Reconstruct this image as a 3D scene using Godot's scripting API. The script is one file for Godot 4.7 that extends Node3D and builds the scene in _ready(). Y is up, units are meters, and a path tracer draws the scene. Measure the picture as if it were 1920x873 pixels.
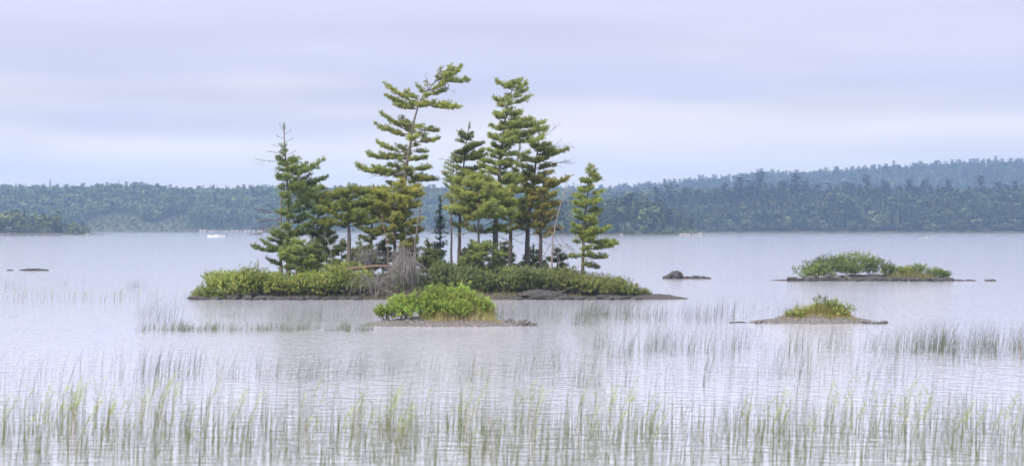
extends Node3D
# A lake on an overcast summer day: a small island of wind-shaped pines, rocky islets, bulrush beds, wooded shores in haze.

var rng := RandomNumberGenerator.new()
var noise := FastNoiseLite.new()
var taken := {}
var M := {}
var TUFT := []
var SPRIG := []

class Buf:
	var v := PackedVector3Array()
	var n := PackedVector3Array()
	var c := PackedColorArray()

	func tube(pts: Array, radii: Array, sides: int) -> void:
		var ring := []
		var rn := []
		for i in pts.size():
			var a: Vector3 = pts[max(i - 1, 0)]
			var b: Vector3 = pts[min(i + 1, pts.size() - 1)]
			var t: Vector3 = (b - a).normalized()
			var u: Vector3 = t.cross(Vector3(0.31, 0.17, 0.93)).normalized()
			var w: Vector3 = t.cross(u)
			var r := PackedVector3Array()
			var q := PackedVector3Array()
			for j in sides + 1:
				var th: float = TAU * j / sides
				var d: Vector3 = u * cos(th) + w * sin(th)
				q.append(d)
				r.append(pts[i] + d * radii[i])
			ring.append(r)
			rn.append(q)
		for i in pts.size() - 1:
			var r0: PackedVector3Array = ring[i]
			var r1: PackedVector3Array = ring[i + 1]
			var n0: PackedVector3Array = rn[i]
			var n1: PackedVector3Array = rn[i + 1]
			for j in sides:
				v.append_array(PackedVector3Array([r0[j], r1[j], r0[j + 1], r1[j], r1[j + 1], r0[j + 1]]))
				n.append_array(PackedVector3Array([n0[j], n1[j], n0[j + 1], n1[j], n1[j + 1], n0[j + 1]]))

	func stamp(points: PackedVector3Array, t: Transform3D, color: Color) -> void:
		v.append_array(t * points)
		var k := PackedColorArray()
		k.resize(points.size())
		k.fill(color)
		c.append_array(k)

	func mesh(m: Material) -> ArrayMesh:
		var arrays := []
		arrays.resize(Mesh.ARRAY_MAX)
		arrays[Mesh.ARRAY_VERTEX] = v
		if n.size() == v.size():
			arrays[Mesh.ARRAY_NORMAL] = n
		if c.size() == v.size():
			arrays[Mesh.ARRAY_COLOR] = c
		var am := ArrayMesh.new()
		am.add_surface_from_arrays(Mesh.PRIMITIVE_TRIANGLES, arrays)
		am.surface_set_material(0, m)
		return am


func rf(a: float, b: float) -> float:
	return rng.randf_range(a, b)


func numbered(called: String) -> String:
	var k: int = taken.get(called, 0)
	taken[called] = k + 1
	return called if k == 0 else "%s_%03d" % [called, k]


func tag(o: Node, label: String, category: String, group := "", kind := "") -> void:
	if label: o.set_meta("label", label)
	if category: o.set_meta("category", category)
	if group: o.set_meta("group", group)
	if kind: o.set_meta("kind", kind)


func root_of(called: String, at: Vector3, label: String, category: String, group := "") -> Node3D:
	var o := Node3D.new()
	o.name = numbered(called)
	add_child(o)
	o.position = at
	tag(o, label, category, group)
	return o


func part(called: String, m: Mesh, parent: Node = self) -> MeshInstance3D:
	var o := MeshInstance3D.new()
	o.name = numbered(called) if parent == self else called
	o.mesh = m
	parent.add_child(o, true)
	return o


func aim(axis: Vector3, size: float, at: Vector3) -> Transform3D:
	var b := Basis(Quaternion(Vector3.UP, axis.normalized())) * Basis(Vector3.UP, rf(0, TAU))
	return Transform3D(b.scaled(Vector3.ONE * size), at)


# ---------------------------------------------------------------- materials
func lin(r: float, g: float, b: float) -> Color:
	return Color(r, g, b).linear_to_srgb()


func noise_tex(freq: float, a: Color, b: Color, octaves := 5, size := 512) -> NoiseTexture2D:
	var f := FastNoiseLite.new()
	f.frequency = freq
	f.fractal_octaves = octaves
	f.seed = 11
	var t := NoiseTexture2D.new()
	t.width = size
	t.height = size
	t.seamless = true
	t.noise = f
	var g := Gradient.new()
	g.set_color(0, a)
	g.set_color(1, b)
	g.set_offset(0, 0.2)
	g.set_offset(1, 0.8)
	t.color_ramp = g
	return t


func surf(a: Color, b: Color, scale: float, rough: float, freq := 0.02) -> StandardMaterial3D:
	var m := StandardMaterial3D.new()
	m.albedo_texture = noise_tex(freq, a, b)
	m.uv1_triplanar = true
	m.uv1_world_triplanar = true
	m.uv1_scale = Vector3.ONE * scale
	m.roughness = rough
	return m


func foliage(backlight: Color) -> StandardMaterial3D:
	var m := StandardMaterial3D.new()
	m.vertex_color_use_as_albedo = true
	m.roughness = 0.6
	m.metallic_specular = 0.3
	if backlight != Color.BLACK:
		m.backlight_enabled = true
		m.backlight = backlight
	return m


func plain(c: Color, rough: float) -> StandardMaterial3D:
	var m := StandardMaterial3D.new()
	m.albedo_color = c
	m.roughness = rough
	return m


func materials() -> void:
	M.bark = surf(lin(0.04, 0.035, 0.031), lin(0.165, 0.148, 0.135), 1.3, 0.9, 0.03)
	M.dead = surf(lin(0.075, 0.07, 0.07), lin(0.20, 0.19, 0.185), 2.0, 0.9, 0.03)
	M.rust = surf(lin(0.06, 0.038, 0.03), lin(0.15, 0.10, 0.08), 2.0, 0.9, 0.03)
	M.birch = surf(lin(0.08, 0.065, 0.06), lin(0.28, 0.24, 0.22), 1.2, 0.8, 0.03)
	M.stem = plain(lin(0.07, 0.055, 0.045), 0.9)
	M.needle = foliage(Color(0.8, 0.8, 0.8))
	M.leaf = foliage(Color(0.85, 0.85, 0.85))
	M.far = foliage(Color.BLACK)
	M.soil = surf(lin(0.025, 0.02, 0.016), lin(0.085, 0.07, 0.055), 0.35, 0.95)
	M.rock = surf(lin(0.04, 0.039, 0.041), lin(0.17, 0.16, 0.16), 0.45, 0.9, 0.025)
	M.darkrock = surf(lin(0.012, 0.012, 0.014), lin(0.075, 0.07, 0.07), 0.6, 0.85, 0.025)
	M.palerock = surf(lin(0.13, 0.12, 0.115), lin(0.32, 0.295, 0.28), 0.5, 0.9, 0.025)
	M.hill = surf(lin(0.03, 0.035, 0.02), lin(0.07, 0.075, 0.04), 0.02, 1.0)
	M.white = plain(lin(0.6, 0.6, 0.6), 0.35)
	M.grey = plain(lin(0.3, 0.31, 0.33), 0.5)
	M.black = plain(lin(0.02, 0.02, 0.025), 0.5)
	M.cloth = plain(lin(0.03, 0.035, 0.06), 0.9)
	M.skin = plain(lin(0.42, 0.26, 0.19), 0.6)


func templates() -> void:
	for k in 5:
		var p := PackedVector3Array()
		for i in 14:
			var th := TAU * (i + rf(0, 0.8)) / 14.0
			var up := rf(0.05, 1.2)
			var d := Vector3(cos(th), up, sin(th)).normalized()
			var side := d.cross(Vector3(rf(-1, 1), rf(-1, 1), rf(-1, 1))).normalized() * 0.012
			var base := Vector3(0, rf(-0.06, 0.05), 0)
			p.append_array(PackedVector3Array([base - side, base + d * rf(0.13, 0.23), base + side]))
		TUFT.append(p)
	for k in 5:
		var p := PackedVector3Array()
		for i in 8:
			var th := i * 2.4 + rf(-0.4, 0.4)
			var d := Vector3(cos(th), rf(0.35, 1.1), sin(th)).normalized()
			var side := d.cross(Vector3.UP).normalized().rotated(d, rf(-0.7, 0.7)) * rf(0.02, 0.028)
			var base := Vector3(0, i * 0.025 - 0.05, 0)
			var tip := base + d * rf(0.075, 0.11)
			var mid := (base + tip) / 2 + Vector3(0, 0.006, 0)
			p.append_array(PackedVector3Array([base, mid - side, tip, base, tip, mid + side]))
		SPRIG.append(p)


# ---------------------------------------------------------------- terrain
func mound_y(m: Dictionary, x: float, z: float) -> float:
	var dx: float = (x - m.x) / m.rx
	var dz: float = (z - m.z) / m.rz
	var wob: float = 1.0 + m.wob * noise.get_noise_3d(x * 9.0 / m.grain, 40.0 + m.x, z * 9.0 / m.grain)
	var e: float = m.get("e", 3.0)
	var r: float = pow(pow(absf(dx), e) + pow(absf(dz), e), 1.0 / e) * wob
	var y: float = m.h * (1.0 - pow(r, m.get("p", 2.2)))
	y += m.bump * noise.get_noise_3d(x * 60.0 / m.grain, 7.0, z * 60.0 / m.grain) * clampf(1.4 - r, 0, 1)
	if m.has("tilt"):
		y += m.tilt * dx * clampf(1.2 - r, 0, 1)
	return maxf(y, -0.5)


func mound(called: String, m: Dictionary, mat: Material, label: String, nx := 90, nz := 50) -> Dictionary:
	var b := SurfaceTool.new()
	b.begin(Mesh.PRIMITIVE_TRIANGLES)
	b.set_smooth_group(0)
	for i in nx + 1:
		for j in nz + 1:
			var x: float = m.x + m.rx * 1.3 * (2.0 * i / nx - 1.0)
			var z: float = m.z + m.rz * 1.3 * (2.0 * j / nz - 1.0)
			b.add_vertex(Vector3(x, mound_y(m, x, z), z))
	for i in nx:
		for j in nz:
			var a := i * (nz + 1) + j
			for q in [a, a + nz + 1, a + 1, a + 1, a + nz + 1, a + nz + 2]:
				b.add_index(q)
	b.generate_normals()
	var am := b.commit()
	am.surface_set_material(0, mat)
	var o := part(called, am)
	tag(o, label, "", "", "structure")
	return m


func boulder(called: String, at: Vector3, size: Vector3, mat: Material, label: String, category := "rock", group := "") -> void:
	var p := PackedVector3Array()
	var nu := 14
	var nv := 9
	var off := Vector3(rf(-99, 99), rf(-99, 99), rf(-99, 99))
	var grid := []
	for i in nu + 1:
		var row := []
		for j in nv + 1:
			var th := TAU * (i % nu) / nu
			var ph := PI * j / nv - PI / 2
			var d := Vector3(cos(th) * cos(ph), sin(ph), sin(th) * cos(ph))
			var q := Vector3(signf(d.x) * pow(absf(d.x), 0.88), signf(d.y) * pow(absf(d.y), 0.88), signf(d.z) * pow(absf(d.z), 0.88))
			q *= 1.0 + 0.5 * noise.get_noise_3dv(d * 70.0 + off) + 0.2 * noise.get_noise_3dv(d * 190.0 + off)
			row.append(q * size)
		grid.append(row)
	for i in nu:
		for j in nv:
			p.append_array(PackedVector3Array([grid[i][j], grid[i][j + 1], grid[i + 1][j], grid[i + 1][j], grid[i][j + 1], grid[i + 1][j + 1]]))
	var b := Buf.new()
	b.v = p
	var o := part(called, b.mesh(mat))
	o.position = at
	o.rotation.y = rf(-0.5, 0.5)
	tag(o, label, category, group)


# ---------------------------------------------------------------- island trees
func limb(wood: Buf, leaf: Buf, org: Vector3, az: float, ln: float, dy: float, r: float, o: Dictionary) -> void:
	var dir := Vector3(cos(az), 0, sin(az))
	var side := Vector3(-dir.z, 0, dir.x)
	var sag: float = o.get("sag", 0.12) * ln
	var bend := rf(-0.12, 0.12) * ln
	var n := 7
	var pts := []
	var radii := []
	for i in n + 1:
		var s := float(i) / n
		pts.append(org + dir * ln * s + Vector3.UP * (dy * s + sag * (s * s - s) * 1.6 + 0.1 * ln * s * s * s + rf(-0.03, 0.03)) + side * bend * s * s)
		radii.append(lerpf(r, 0.008, pow(s, 0.7)))
	wood.tube(pts, radii, 5)
	var f0: float = o.get("from", 0.3)
	var dens: float = o.get("dens", 1.0)
	var ts: float = o.get("tuft", 1.0)
	var base: Color = o.color
	var tone := rf(0.82, 1.15)
	var s := f0
	while s < 1.02:
		var fi := minf(s, 0.999) * n
		var k := int(fi)
		var p: Vector3 = pts[k].lerp(pts[k + 1], fi - k)
		var fade := sin(clampf((s - f0) / (1.0 - f0), 0, 1) * 2.2 + 0.75)
		for sd in [-1.0, 1.0]:
			var L := (0.17 * ln + 0.26) * maxf(fade, 0.35) * rf(0.6, 1.2)
			var d: Vector3 = (dir.rotated(Vector3.UP, sd * rf(0.45, 1.2)) + Vector3.UP * rf(-0.1, 0.75)).normalized()
			var kn := int(ceil(L / 0.066 * dens))
			if kn > 1:
				wood.tube([p, p + d * L * 0.85 + Vector3(0, 0.08 * L, 0)], [0.012, 0.005], 3)
			for t in kn:
				var f := (t + rf(0.2, 1.0)) / kn
				var q := p + d * L * f + Vector3(rf(-0.1, 0.1), 0.12 * f * L + rf(-0.07, 0.12), rf(-0.1, 0.1))
				var c := base * (tone * rf(0.85, 1.4))
				if rf(0, 1) < o.get("brown", 0.02):
					c = Color(0.16, 0.10, 0.035) * rf(0.8, 1.3)
				leaf.stamp(TUFT[rng.randi() % 5], aim(d * 0.6 + Vector3.UP * 0.8 + Vector3(rf(-0.4, 0.4), 0, rf(-0.4, 0.4)), rf(0.7, 1.2) * ts, q), c)
		s += rf(0.1, 0.18) / ln / dens


func along(trunk: Array, h: float) -> Vector3:
	for i in trunk.size() - 1:
		if h <= trunk[i + 1].y or i == trunk.size() - 2:
			var f: float = clampf((h - trunk[i].y) / (trunk[i + 1].y - trunk[i].y), 0, 1)
			return trunk[i].lerp(trunk[i + 1], f)
	return trunk[0]


func table(rows: Array, h: float, k: int) -> float:
	if h <= rows[0][0]: return rows[0][k]
	for i in rows.size() - 1:
		if h <= rows[i + 1][0]:
			return lerpf(rows[i][k], rows[i + 1][k], (h - rows[i][0]) / (rows[i + 1][0] - rows[i][0]))
	return rows[-1][k]


# trunk: points [x, y] from the ground up; tiers: [height, reach left, reach right]; limbs: [height, tip dx, tip dy]; bare: the same for dead limbs
func pine(called: String, label: String, at: Vector3, trunk2: Array, r0: float, tiers: Array, limbs: Array, bare: Array, o: Dictionary) -> void:
	var root := root_of(called, at, label, "tree", "trees on the pine island")
	var wood := Buf.new()
	var leaf := Buf.new()
	var bole := Buf.new()
	var dead: Buf
	var bits := []
	var trunk := []
	for p in trunk2:
		trunk.append(Vector3(p[0], p[1], rf(-0.08, 0.08)))
	trunk[0].y = -0.5
	var top: float = trunk[-1].y
	var pts := []
	var radii := []
	var steps := 18
	for i in steps + 1:
		var h: float = lerpf(trunk[0].y, top, float(i) / steps)
		pts.append(along(trunk, h) + Vector3(rf(-0.02, 0.02), 0, rf(-0.02, 0.02)))
		radii.append(lerpf(r0, 0.025, pow(clampf(h / top, 0, 1), 0.85)) * (1.0 + 0.5 * exp(-maxf(h, 0.0) * 3.0)))
	bole.tube(pts, radii, 10)
	for l in limbs:
		var org := along(trunk, l[0])
		var ln := absf(l[1])
		var az := (0.0 if l[1] > 0 else PI) + rf(-0.35, 0.35)
		limb(wood, leaf, org, az, ln, l[2], 0.02 + 0.018 * ln, o)
		for k in o.get("fill", 1):
			limb(wood, leaf, along(trunk, l[0] + rf(-0.3, 0.3)), az + (1.0 if k % 2 == 0 else -1.0) * rf(0.6, 1.5), ln * rf(0.5, 0.85), l[2] * rf(0.3, 1.0), 0.02 + 0.014 * ln, o)
	if tiers.size():
		var h: float = tiers[0][0]
		var az0 := 0.0
		while h < tiers[-1][0]:
			var a := table(tiers, h, 1)
			var b := table(tiers, h, 2)
			var cnt: int = o.get("whorl", 5)
			az0 += 0.9
			for k in cnt:
				var az := az0 + TAU * k / cnt + rf(-0.3, 0.3)
				var cx := cos(az)
				var reach := (b if cx > 0 else a) * absf(cx) + 0.5 * (a + b) * (1.0 - absf(cx))
				reach *= rf(0.5, 1.12)
				if reach > 0.15:
					limb(wood, leaf, along(trunk, h + rf(-0.3, 0.3)), az, reach, reach * (o.get("rise", 0.1) + rf(-0.16, 0.2)), 0.015 + 0.014 * reach, o)
			h += o.get("gap", 0.6) * rf(0.55, 1.3)
		for k in 6:
			leaf.stamp(TUFT[k % 5], aim(Vector3(rf(-0.4, 0.4), 1, rf(-0.4, 0.4)), 1.1, along(trunk, top) + Vector3(0, -0.08 * k, 0)), o.color)
	for l in bare:
		var org := along(trunk, l[0])
		var tip := Vector3(l[1], l[2], rf(-0.5, 0.5) * absf(l[1]))
		dead = Buf.new()
		twigs(dead, org, org + tip, 0.012 + 0.008 * absf(l[1]), int(l[3]) if l.size() > 3 else 5)
		bits.append(dead)
	part("trunk", bole.mesh(o.get("bark", M.bark)), root)
	if wood.v.size(): part("branches", wood.mesh(M.bark), root)
	if leaf.v.size():
		part("crown", leaf.mesh(M.needle), root)
	for k in bits: part("dead_branch", k.mesh(o.get("deadmat", M.dead)), root)


func twigs(b: Buf, a: Vector3, z: Vector3, r: float, many: int) -> void:
	var mid := a.lerp(z, 0.5) + Vector3(0, -0.08, 0) * a.distance_to(z)
	b.tube([a, a.lerp(mid, 0.6), mid, z], [r, r * 0.8, r * 0.6, 0.006], 4)
	var L := a.distance_to(z)
	for k in many:
		var f := rf(0.3, 1.0)
		var p := a.lerp(mid, f * 2) if f < 0.5 else mid.lerp(z, f * 2 - 1)
		var d := ((z - a).normalized() + Vector3(rf(-0.8, 0.8), rf(-0.5, 0.7), rf(-0.8, 0.8))).normalized()
		var q := p + d * L * rf(0.15, 0.4)
		b.tube([p, q], [r * 0.4 + 0.003, 0.004], 3)
		for j in 2:
			var p2 := p.lerp(q, rf(0.3, 0.9))
			b.tube([p2, p2 + (d + Vector3(rf(-1, 1), rf(-0.7, 0.7), rf(-1, 1))).normalized() * L * 0.14], [0.005, 0.003], 3)


func hanging_brush(label: String, at: Vector3, wide: float, high: float, many: int) -> void:
	var root := root_of("dead_brush", at, label, "dead branch", "grey dead brush on the pine island")
	var b := Buf.new()
	var core := Buf.new()
	var ends := []
	for k in 6:
		var p := Vector3(rf(-0.5, 0.5) * wide, high * rf(0.75, 1.0), rf(-0.4, 0.4) * wide)
		core.tube([Vector3(rf(-0.1, 0.1), -0.2, rf(-0.1, 0.1)), p * 0.5 + Vector3(0, high * 0.25, 0), p], [0.04, 0.03, 0.012], 5)
		ends.append(p)
	for k in many:
		var e: Vector3 = ends[k % 6]
		var p := Vector3(0, high * 0.6, 0).lerp(e, rf(0.2, 1.0)) + Vector3(rf(-0.2, 0.2), rf(-0.1, 0.1), rf(-0.2, 0.2)) * wide
		var out := Vector3(p.x, 0, p.z) * rf(0.1, 0.6) + Vector3(rf(-0.2, 0.2), 0, rf(-0.2, 0.2))
		var drop := minf(high * rf(0.25, 0.75), p.y)
		b.tube([p, p + out * 0.6 + Vector3(0, -drop * 0.25, 0), p + out + Vector3(0, -drop * 0.7, 0), p + out * 1.1 + Vector3(rf(-0.1, 0.1), -drop, 0)], [0.009, 0.008, 0.006, 0.003], 3)
	for k in 14:
		var e: Vector3 = ends[k % 6]
		var p := Vector3(0, high * 0.4, 0).lerp(e, rf(0.1, 1.0))
		twigs(core, p, p + Vector3(rf(-0.6, 0.6) * wide, rf(-0.5, 0.35) * high, rf(-0.2, 0.5) * wide), 0.022, 7)
	part("branches", core.mesh(M.dead), root)
	part("twigs", b.mesh(M.dead), root)


# ---------------------------------------------------------------- shrubs and grass
func shrub(label: String, group: String, at: Vector3, wide: float, high: float, color: Color, dens := 1.0, leaf_size := 1.0) -> void:
	var root := root_of("shrub", at, label, "shrub", group)
	var b := Buf.new()
	var st := Buf.new()
	var lobes := []
	for k in 7:
		var a := rf(0, TAU)
		var rr := rf(0.1, 0.6) * wide * 0.5
		lobes.append([Vector3(cos(a) * rr, high * rf(0.3, 0.72), sin(a) * rr), Vector3(wide * rf(0.2, 0.34), high * rf(0.24, 0.36), wide * rf(0.2, 0.34)), rf(0.8, 1.2)])
	for k in 12:
		var l: Array = lobes[k % 7]
		var tip: Vector3 = l[0] + Vector3(rf(-0.2, 0.2), l[1].y * rf(0.2, 1.1), rf(-0.2, 0.2))
		var foot := Vector3(rf(-0.2, 0.2) * wide, -0.3, rf(-0.2, 0.2) * wide)
		st.tube([foot, foot.lerp(tip, 0.5) + Vector3(0, 0.1, 0), tip], [0.018, 0.013, 0.005], 4)
	var tone := rf(0.78, 1.2)
	var count := int(105.0 * (wide * high + 0.4) * dens)
	for k in count:
		var l: Array = lobes[k % 7]
		var d := Vector3(rf(-1, 1), rf(-0.75, 1), rf(-1, 1)).normalized()
		var r := pow(rf(0.12, 1.0), 0.4)
		var p: Vector3 = l[0] + d * l[1] * r
		if rf(0, 1) < 0.09:
			p += Vector3(rf(-0.1, 0.1), high * rf(0.03, 0.24), rf(-0.1, 0.1))
		if p.y < 0.03 or p.y < high * rf(-0.1, 0.16): continue
		var c: Color = color * (tone * l[2] * rf(0.7, 1.3))
		c.r *= rf(0.85, 1.2)
		b.stamp(SPRIG[rng.randi() % 5], aim(d * 0.7 + Vector3.UP * 0.7 + Vector3(rf(-0.4, 0.4), 0, rf(-0.4, 0.4)), rf(0.85, 1.4) * leaf_size, p), c)
	part("stems", st.mesh(M.stem), root)
	part("foliage", b.mesh(M.leaf), root)


func blade(b: Buf, p: Vector3, high: float, w: float, lean: Vector3, c: Color) -> void:
	var s := Vector3(rf(-1, 1), 0, rf(-1, 1)).normalized() * w
	var m := p + Vector3(0, high * 0.55, 0) + lean * 0.3
	var t := p + Vector3(0, high, 0) + lean
	b.v.append_array(PackedVector3Array([p - s, m - s * 0.8, p + s, p + s, m - s * 0.8, m + s * 0.8, m - s * 0.8, t, m + s * 0.8]))
	for k in 9: b.c.append(c)


func grass(called: String, label: String, ground: Dictionary, x0: float, x1: float, z0: float, z1: float, many: int, high: float, c0: Color, c1: Color, kind := "stuff") -> void:
	var b := Buf.new()
	for k in many:
		var x := rf(x0, x1)
		var z := rf(z0, z1)
		var y := mound_y(ground, x, z)
		if y < 0.03: continue
		var mid := absf(2.0 * (x - x0) / (x1 - x0) - 1.0)
		var h := high * rf(0.45, 1.15) * (1.0 - 0.55 * mid * mid)
		blade(b, Vector3(x, y - 0.03, z), h, rf(0.006, 0.012), Vector3(rf(-0.05, 0.3), -0.05 * h, rf(-0.15, 0.15)) * h, c0.lerp(c1, rf(0, 1)) * rf(0.75, 1.2))
	tag(part(called, b.mesh(M.leaf)), label, "grass", "", kind)


# rushes standing in the water: thin tapering stems that lean with the wind
func rushes(label: String, x0: float, x1: float, d0: float, d1: float, many: int, high: float, lean: float, radius: float, color: Color, clump := 0.0) -> void:
	var b := Buf.new()
	var leafy := Buf.new()
	var cx := rf(x0, x1)
	var cd := rf(d0, d1)
	for k in many:
		if clump > 0.0:
			if rng.randi() % 9 == 0:
				cx = rf(x0, x1)
				cd = rf(d0, d1)
		else:
			cx = rf(x0, x1)
			cd = rf(d0, d1)
		var p := Vector3(cx + rf(-clump, clump), -0.05, -(cd + rf(-clump, clump)))
		var h := high * rf(0.45, 1.2)
		var out := Vector3(rf(0.0, 1.0), 0, rf(-0.35, 0.35)) * lean * h * rf(0.3, 1.5)
		if rf(0, 1) < 0.1: out = Vector3(rf(-0.5, 0.9), 0, rf(-0.5, 0.5)) * h * 0.6
		var r := radius * rf(0.7, 1.2)
		var before := b.v.size()
		b.tube([p, p + Vector3(0, h * 0.4, 0) + out * 0.2, p + Vector3(0, h * 0.75, 0) + out * 0.55, p + Vector3(0, h, 0) + out], [r, r * 0.9, r * 0.65, r * 0.2], 3)
		var c := color * rf(0.7, 1.3)
		if rf(0, 1) < 0.08: c = Color(0.30, 0.24, 0.13) * rf(0.7, 1.2)
		for j in b.v.size() - before: b.c.append(c)
	tag(part("rushes", b.mesh(M.leaf)), label, "rushes", "", "stuff")


func leafy_reed(at: Vector3, high: float, label: String, group: String) -> void:
	var root := root_of("leafy_reed", at, label, "reed", group)
	var st := Buf.new()
	var lv := Buf.new()
	var lean := Vector3(rf(0.05, 0.3), 0, rf(-0.1, 0.1)) * high
	var tip := Vector3(0, high * 0.85, 0) + lean
	st.tube([Vector3(0, -0.1, 0), Vector3(0, high * 0.45, 0) + lean * 0.3, tip], [0.008, 0.007, 0.004], 4)
	for k in st.v.size(): st.c.append(Color(0.24, 0.24, 0.11))
	for k in 5:
		var f := 0.55 + 0.11 * k
		var p := Vector3(0, high * 0.85 * f, 0) + lean * f * f
		var a := rf(-0.7, 0.7) + (PI if rf(0, 1) < 0.22 else 0.0)
		var L := high * rf(0.2, 0.34)
		var d := Vector3(cos(a) * 0.55, 0.85, sin(a) * 0.5)
		var s := Vector3(-sin(a), 0.1, cos(a)).rotated(Vector3.UP, rf(0.5, 1.2)) * rf(0.008, 0.014)
		var m := p + d * L * 0.5
		var e := p + d * L + Vector3(0.1 * L, -0.12 * L, 0)
		lv.v.append_array(PackedVector3Array([p, m - s, m + s, m - s, e, m + s]))
		var c := Color(0.27, 0.34, 0.08) * rf(0.75, 1.2)
		for j in 6: lv.c.append(c)
	part("stem", st.mesh(M.leaf), root)
	part("leaves", lv.mesh(M.leaf), root)


# ---------------------------------------------------------------- far woods
func far_crown(kind: String) -> Buf:
	var b := Buf.new()
	var count := 300
	var lobes := []
	for k in 9:
		lobes.append([Vector3(rf(-0.2, 0.2), rf(0.36, 0.8), rf(-0.2, 0.2)), rf(0.1, 0.19), rf(0.65, 1.35)])
	if kind == "broad":
		for k in count:
			var l: Array = lobes[k % 9]
			var d := Vector3(rf(-1, 1), rf(-0.8, 1), rf(-1, 1)).normalized()
			chip(b, l[0] + d * l[1] * rf(0.75, 1.1), d, 0.05, Color(1, 1, 1) * l[2] * rf(0.75, 1.2))
	elif kind == "spruce":
		var rows := 17
		for i in rows:
			var f := float(i) / rows
			var r := 0.155 * pow(1.0 - f, 0.8) + 0.012
			var y := 0.1 + 0.9 * f
			var cnt := int(10 - 5 * f)
			for k in cnt:
				var a := TAU * k / cnt + rf(0, 1)
				var rr := r * rf(0.65, 1.2)
				var d := Vector3(cos(a), 0, sin(a))
				var s := Vector3(-d.z, 0, d.x) * rr * 0.36
				var c := Color(1, 1, 1) * rf(0.7, 1.25)
				var p := Vector3(0, y, 0)
				b.v.append_array(PackedVector3Array([p + Vector3(0, 0.05, 0), p + d * rr * 0.7 - s + Vector3(0, -0.012, 0), p + d * rr + Vector3(0, -0.02, 0), p + Vector3(0, 0.05, 0), p + d * rr + Vector3(0, -0.02, 0), p + d * rr * 0.7 + s + Vector3(0, -0.012, 0)]))
				for j in 6: b.c.append(c)
	else:
		for i in 26:
			var f := 0.28 + 0.72 * pow(i / 26.0, 0.9)
			var reach := rf(0.08, 0.2) * (1.15 - f * 0.75) * 1.25
			var a := i * 2.4 + rf(-0.4, 0.4)
			var d := Vector3(cos(a), rf(0.0, 0.3), sin(a))
			for k in 11:
				var t := rf(0.15, 1.0)
				var p := Vector3(0, f, 0) + d * reach * t + Vector3(rf(-0.04, 0.04), rf(-0.012, 0.018), rf(-0.04, 0.04))
				chip(b, p, Vector3(rf(-0.5, 0.5), 1, rf(-0.5, 0.5)), 0.034, Color(1, 1, 1) * rf(0.7, 1.25))
	return b


func chip(b: Buf, p: Vector3, nrm: Vector3, size: float, c: Color) -> void:
	var t := aim(nrm + Vector3(rf(-0.6, 0.6), rf(-0.6, 0.6), rf(-0.6, 0.6)), size, p)
	b.stamp(PackedVector3Array([Vector3(-1, 0, -0.6), Vector3(0.1, 0.25, 1.1), Vector3(1, 0, -0.5)]), t, c)


var FAR := {}

func far_trunk() -> ArrayMesh:
	var b := Buf.new()
	b.tube([Vector3(0, -0.08, 0), Vector3(0.005, 0.4, 0), Vector3(0, 0.96, 0)], [0.016, 0.012, 0.002], 5)
	return b.mesh(M.bark)


func far_setup() -> void:
	for k in ["broad", "spruce", "pine"]:
		var list := []
		for j in 3:
			list.append(far_crown(k))
		FAR[k] = list
	FAR.trunk = far_trunk()


func tinted(b: Buf, c: Color) -> ArrayMesh:
	var q := Buf.new()
	q.v = b.v
	for k in b.c: q.c.append(k * c)
	return q.mesh(M.far)


func forest(label: String, spots: Array) -> void:
	# spots: [position, height, width factor, kind, colour]; one mass of trees too far off to tell apart
	for kind in ["broad", "spruce", "pine"]:
		for j in 3:
			var mine := spots.filter(func(s): return s[3] == kind and s[5] == j)
			if mine.is_empty(): continue
			var mm := MultiMesh.new()
			mm.transform_format = MultiMesh.TRANSFORM_3D
			mm.use_colors = true
			mm.mesh = tinted(FAR[kind][j], Color.WHITE)
			mm.instance_count = mine.size()
			for i in mine.size():
				var s: Array = mine[i]
				mm.set_instance_transform(i, Transform3D(Basis(Vector3.UP, rf(0, TAU)).scaled(Vector3(s[1] * s[2], s[1], s[1] * s[2])), s[0]))
				mm.set_instance_color(i, s[4])
			var o := MultiMeshInstance3D.new()
			o.name = numbered("far_forest")
			o.multimesh = mm
			add_child(o)
			tag(o, label, "forest", "", "stuff")


func far_tree(called: String, kind: String, at: Vector3, high: float, wide: float, color: Color, label: String, group: String) -> void:
	var root := root_of(called, at, label, "tree", group)
	root.rotation.y = rf(0, TAU)
	root.scale = Vector3(high * wide, high, high * wide)
	part("trunk", FAR.trunk, root)
	var key := "%s%d%s" % [kind, rng.randi() % 3, str(color)]
	if not FAR.has(key): FAR[key] = tinted(FAR[kind][int(key[kind.length()])], color)
	part("crown", FAR[key], root)


func hill_y(hl: Dictionary, x: float, d: float) -> float:
	var f := clampf((d - hl.d) / hl.deep, 0, 1)
	var y: float = table(hl.ridge, x, 1) * pow(sin(f * PI / 2), 1.15)
	var ends := clampf((x - hl.x0) / hl.ease, 0, 1) * clampf((hl.x1 - x) / hl.ease, 0, 1)
	y = y * ends + 0.9 * clampf((d - hl.d) / 6.0, 0, 1) - 0.3
	return y + noise.get_noise_2d(x * 0.8, d * 0.8) * 4.0 * f * ends


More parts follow.
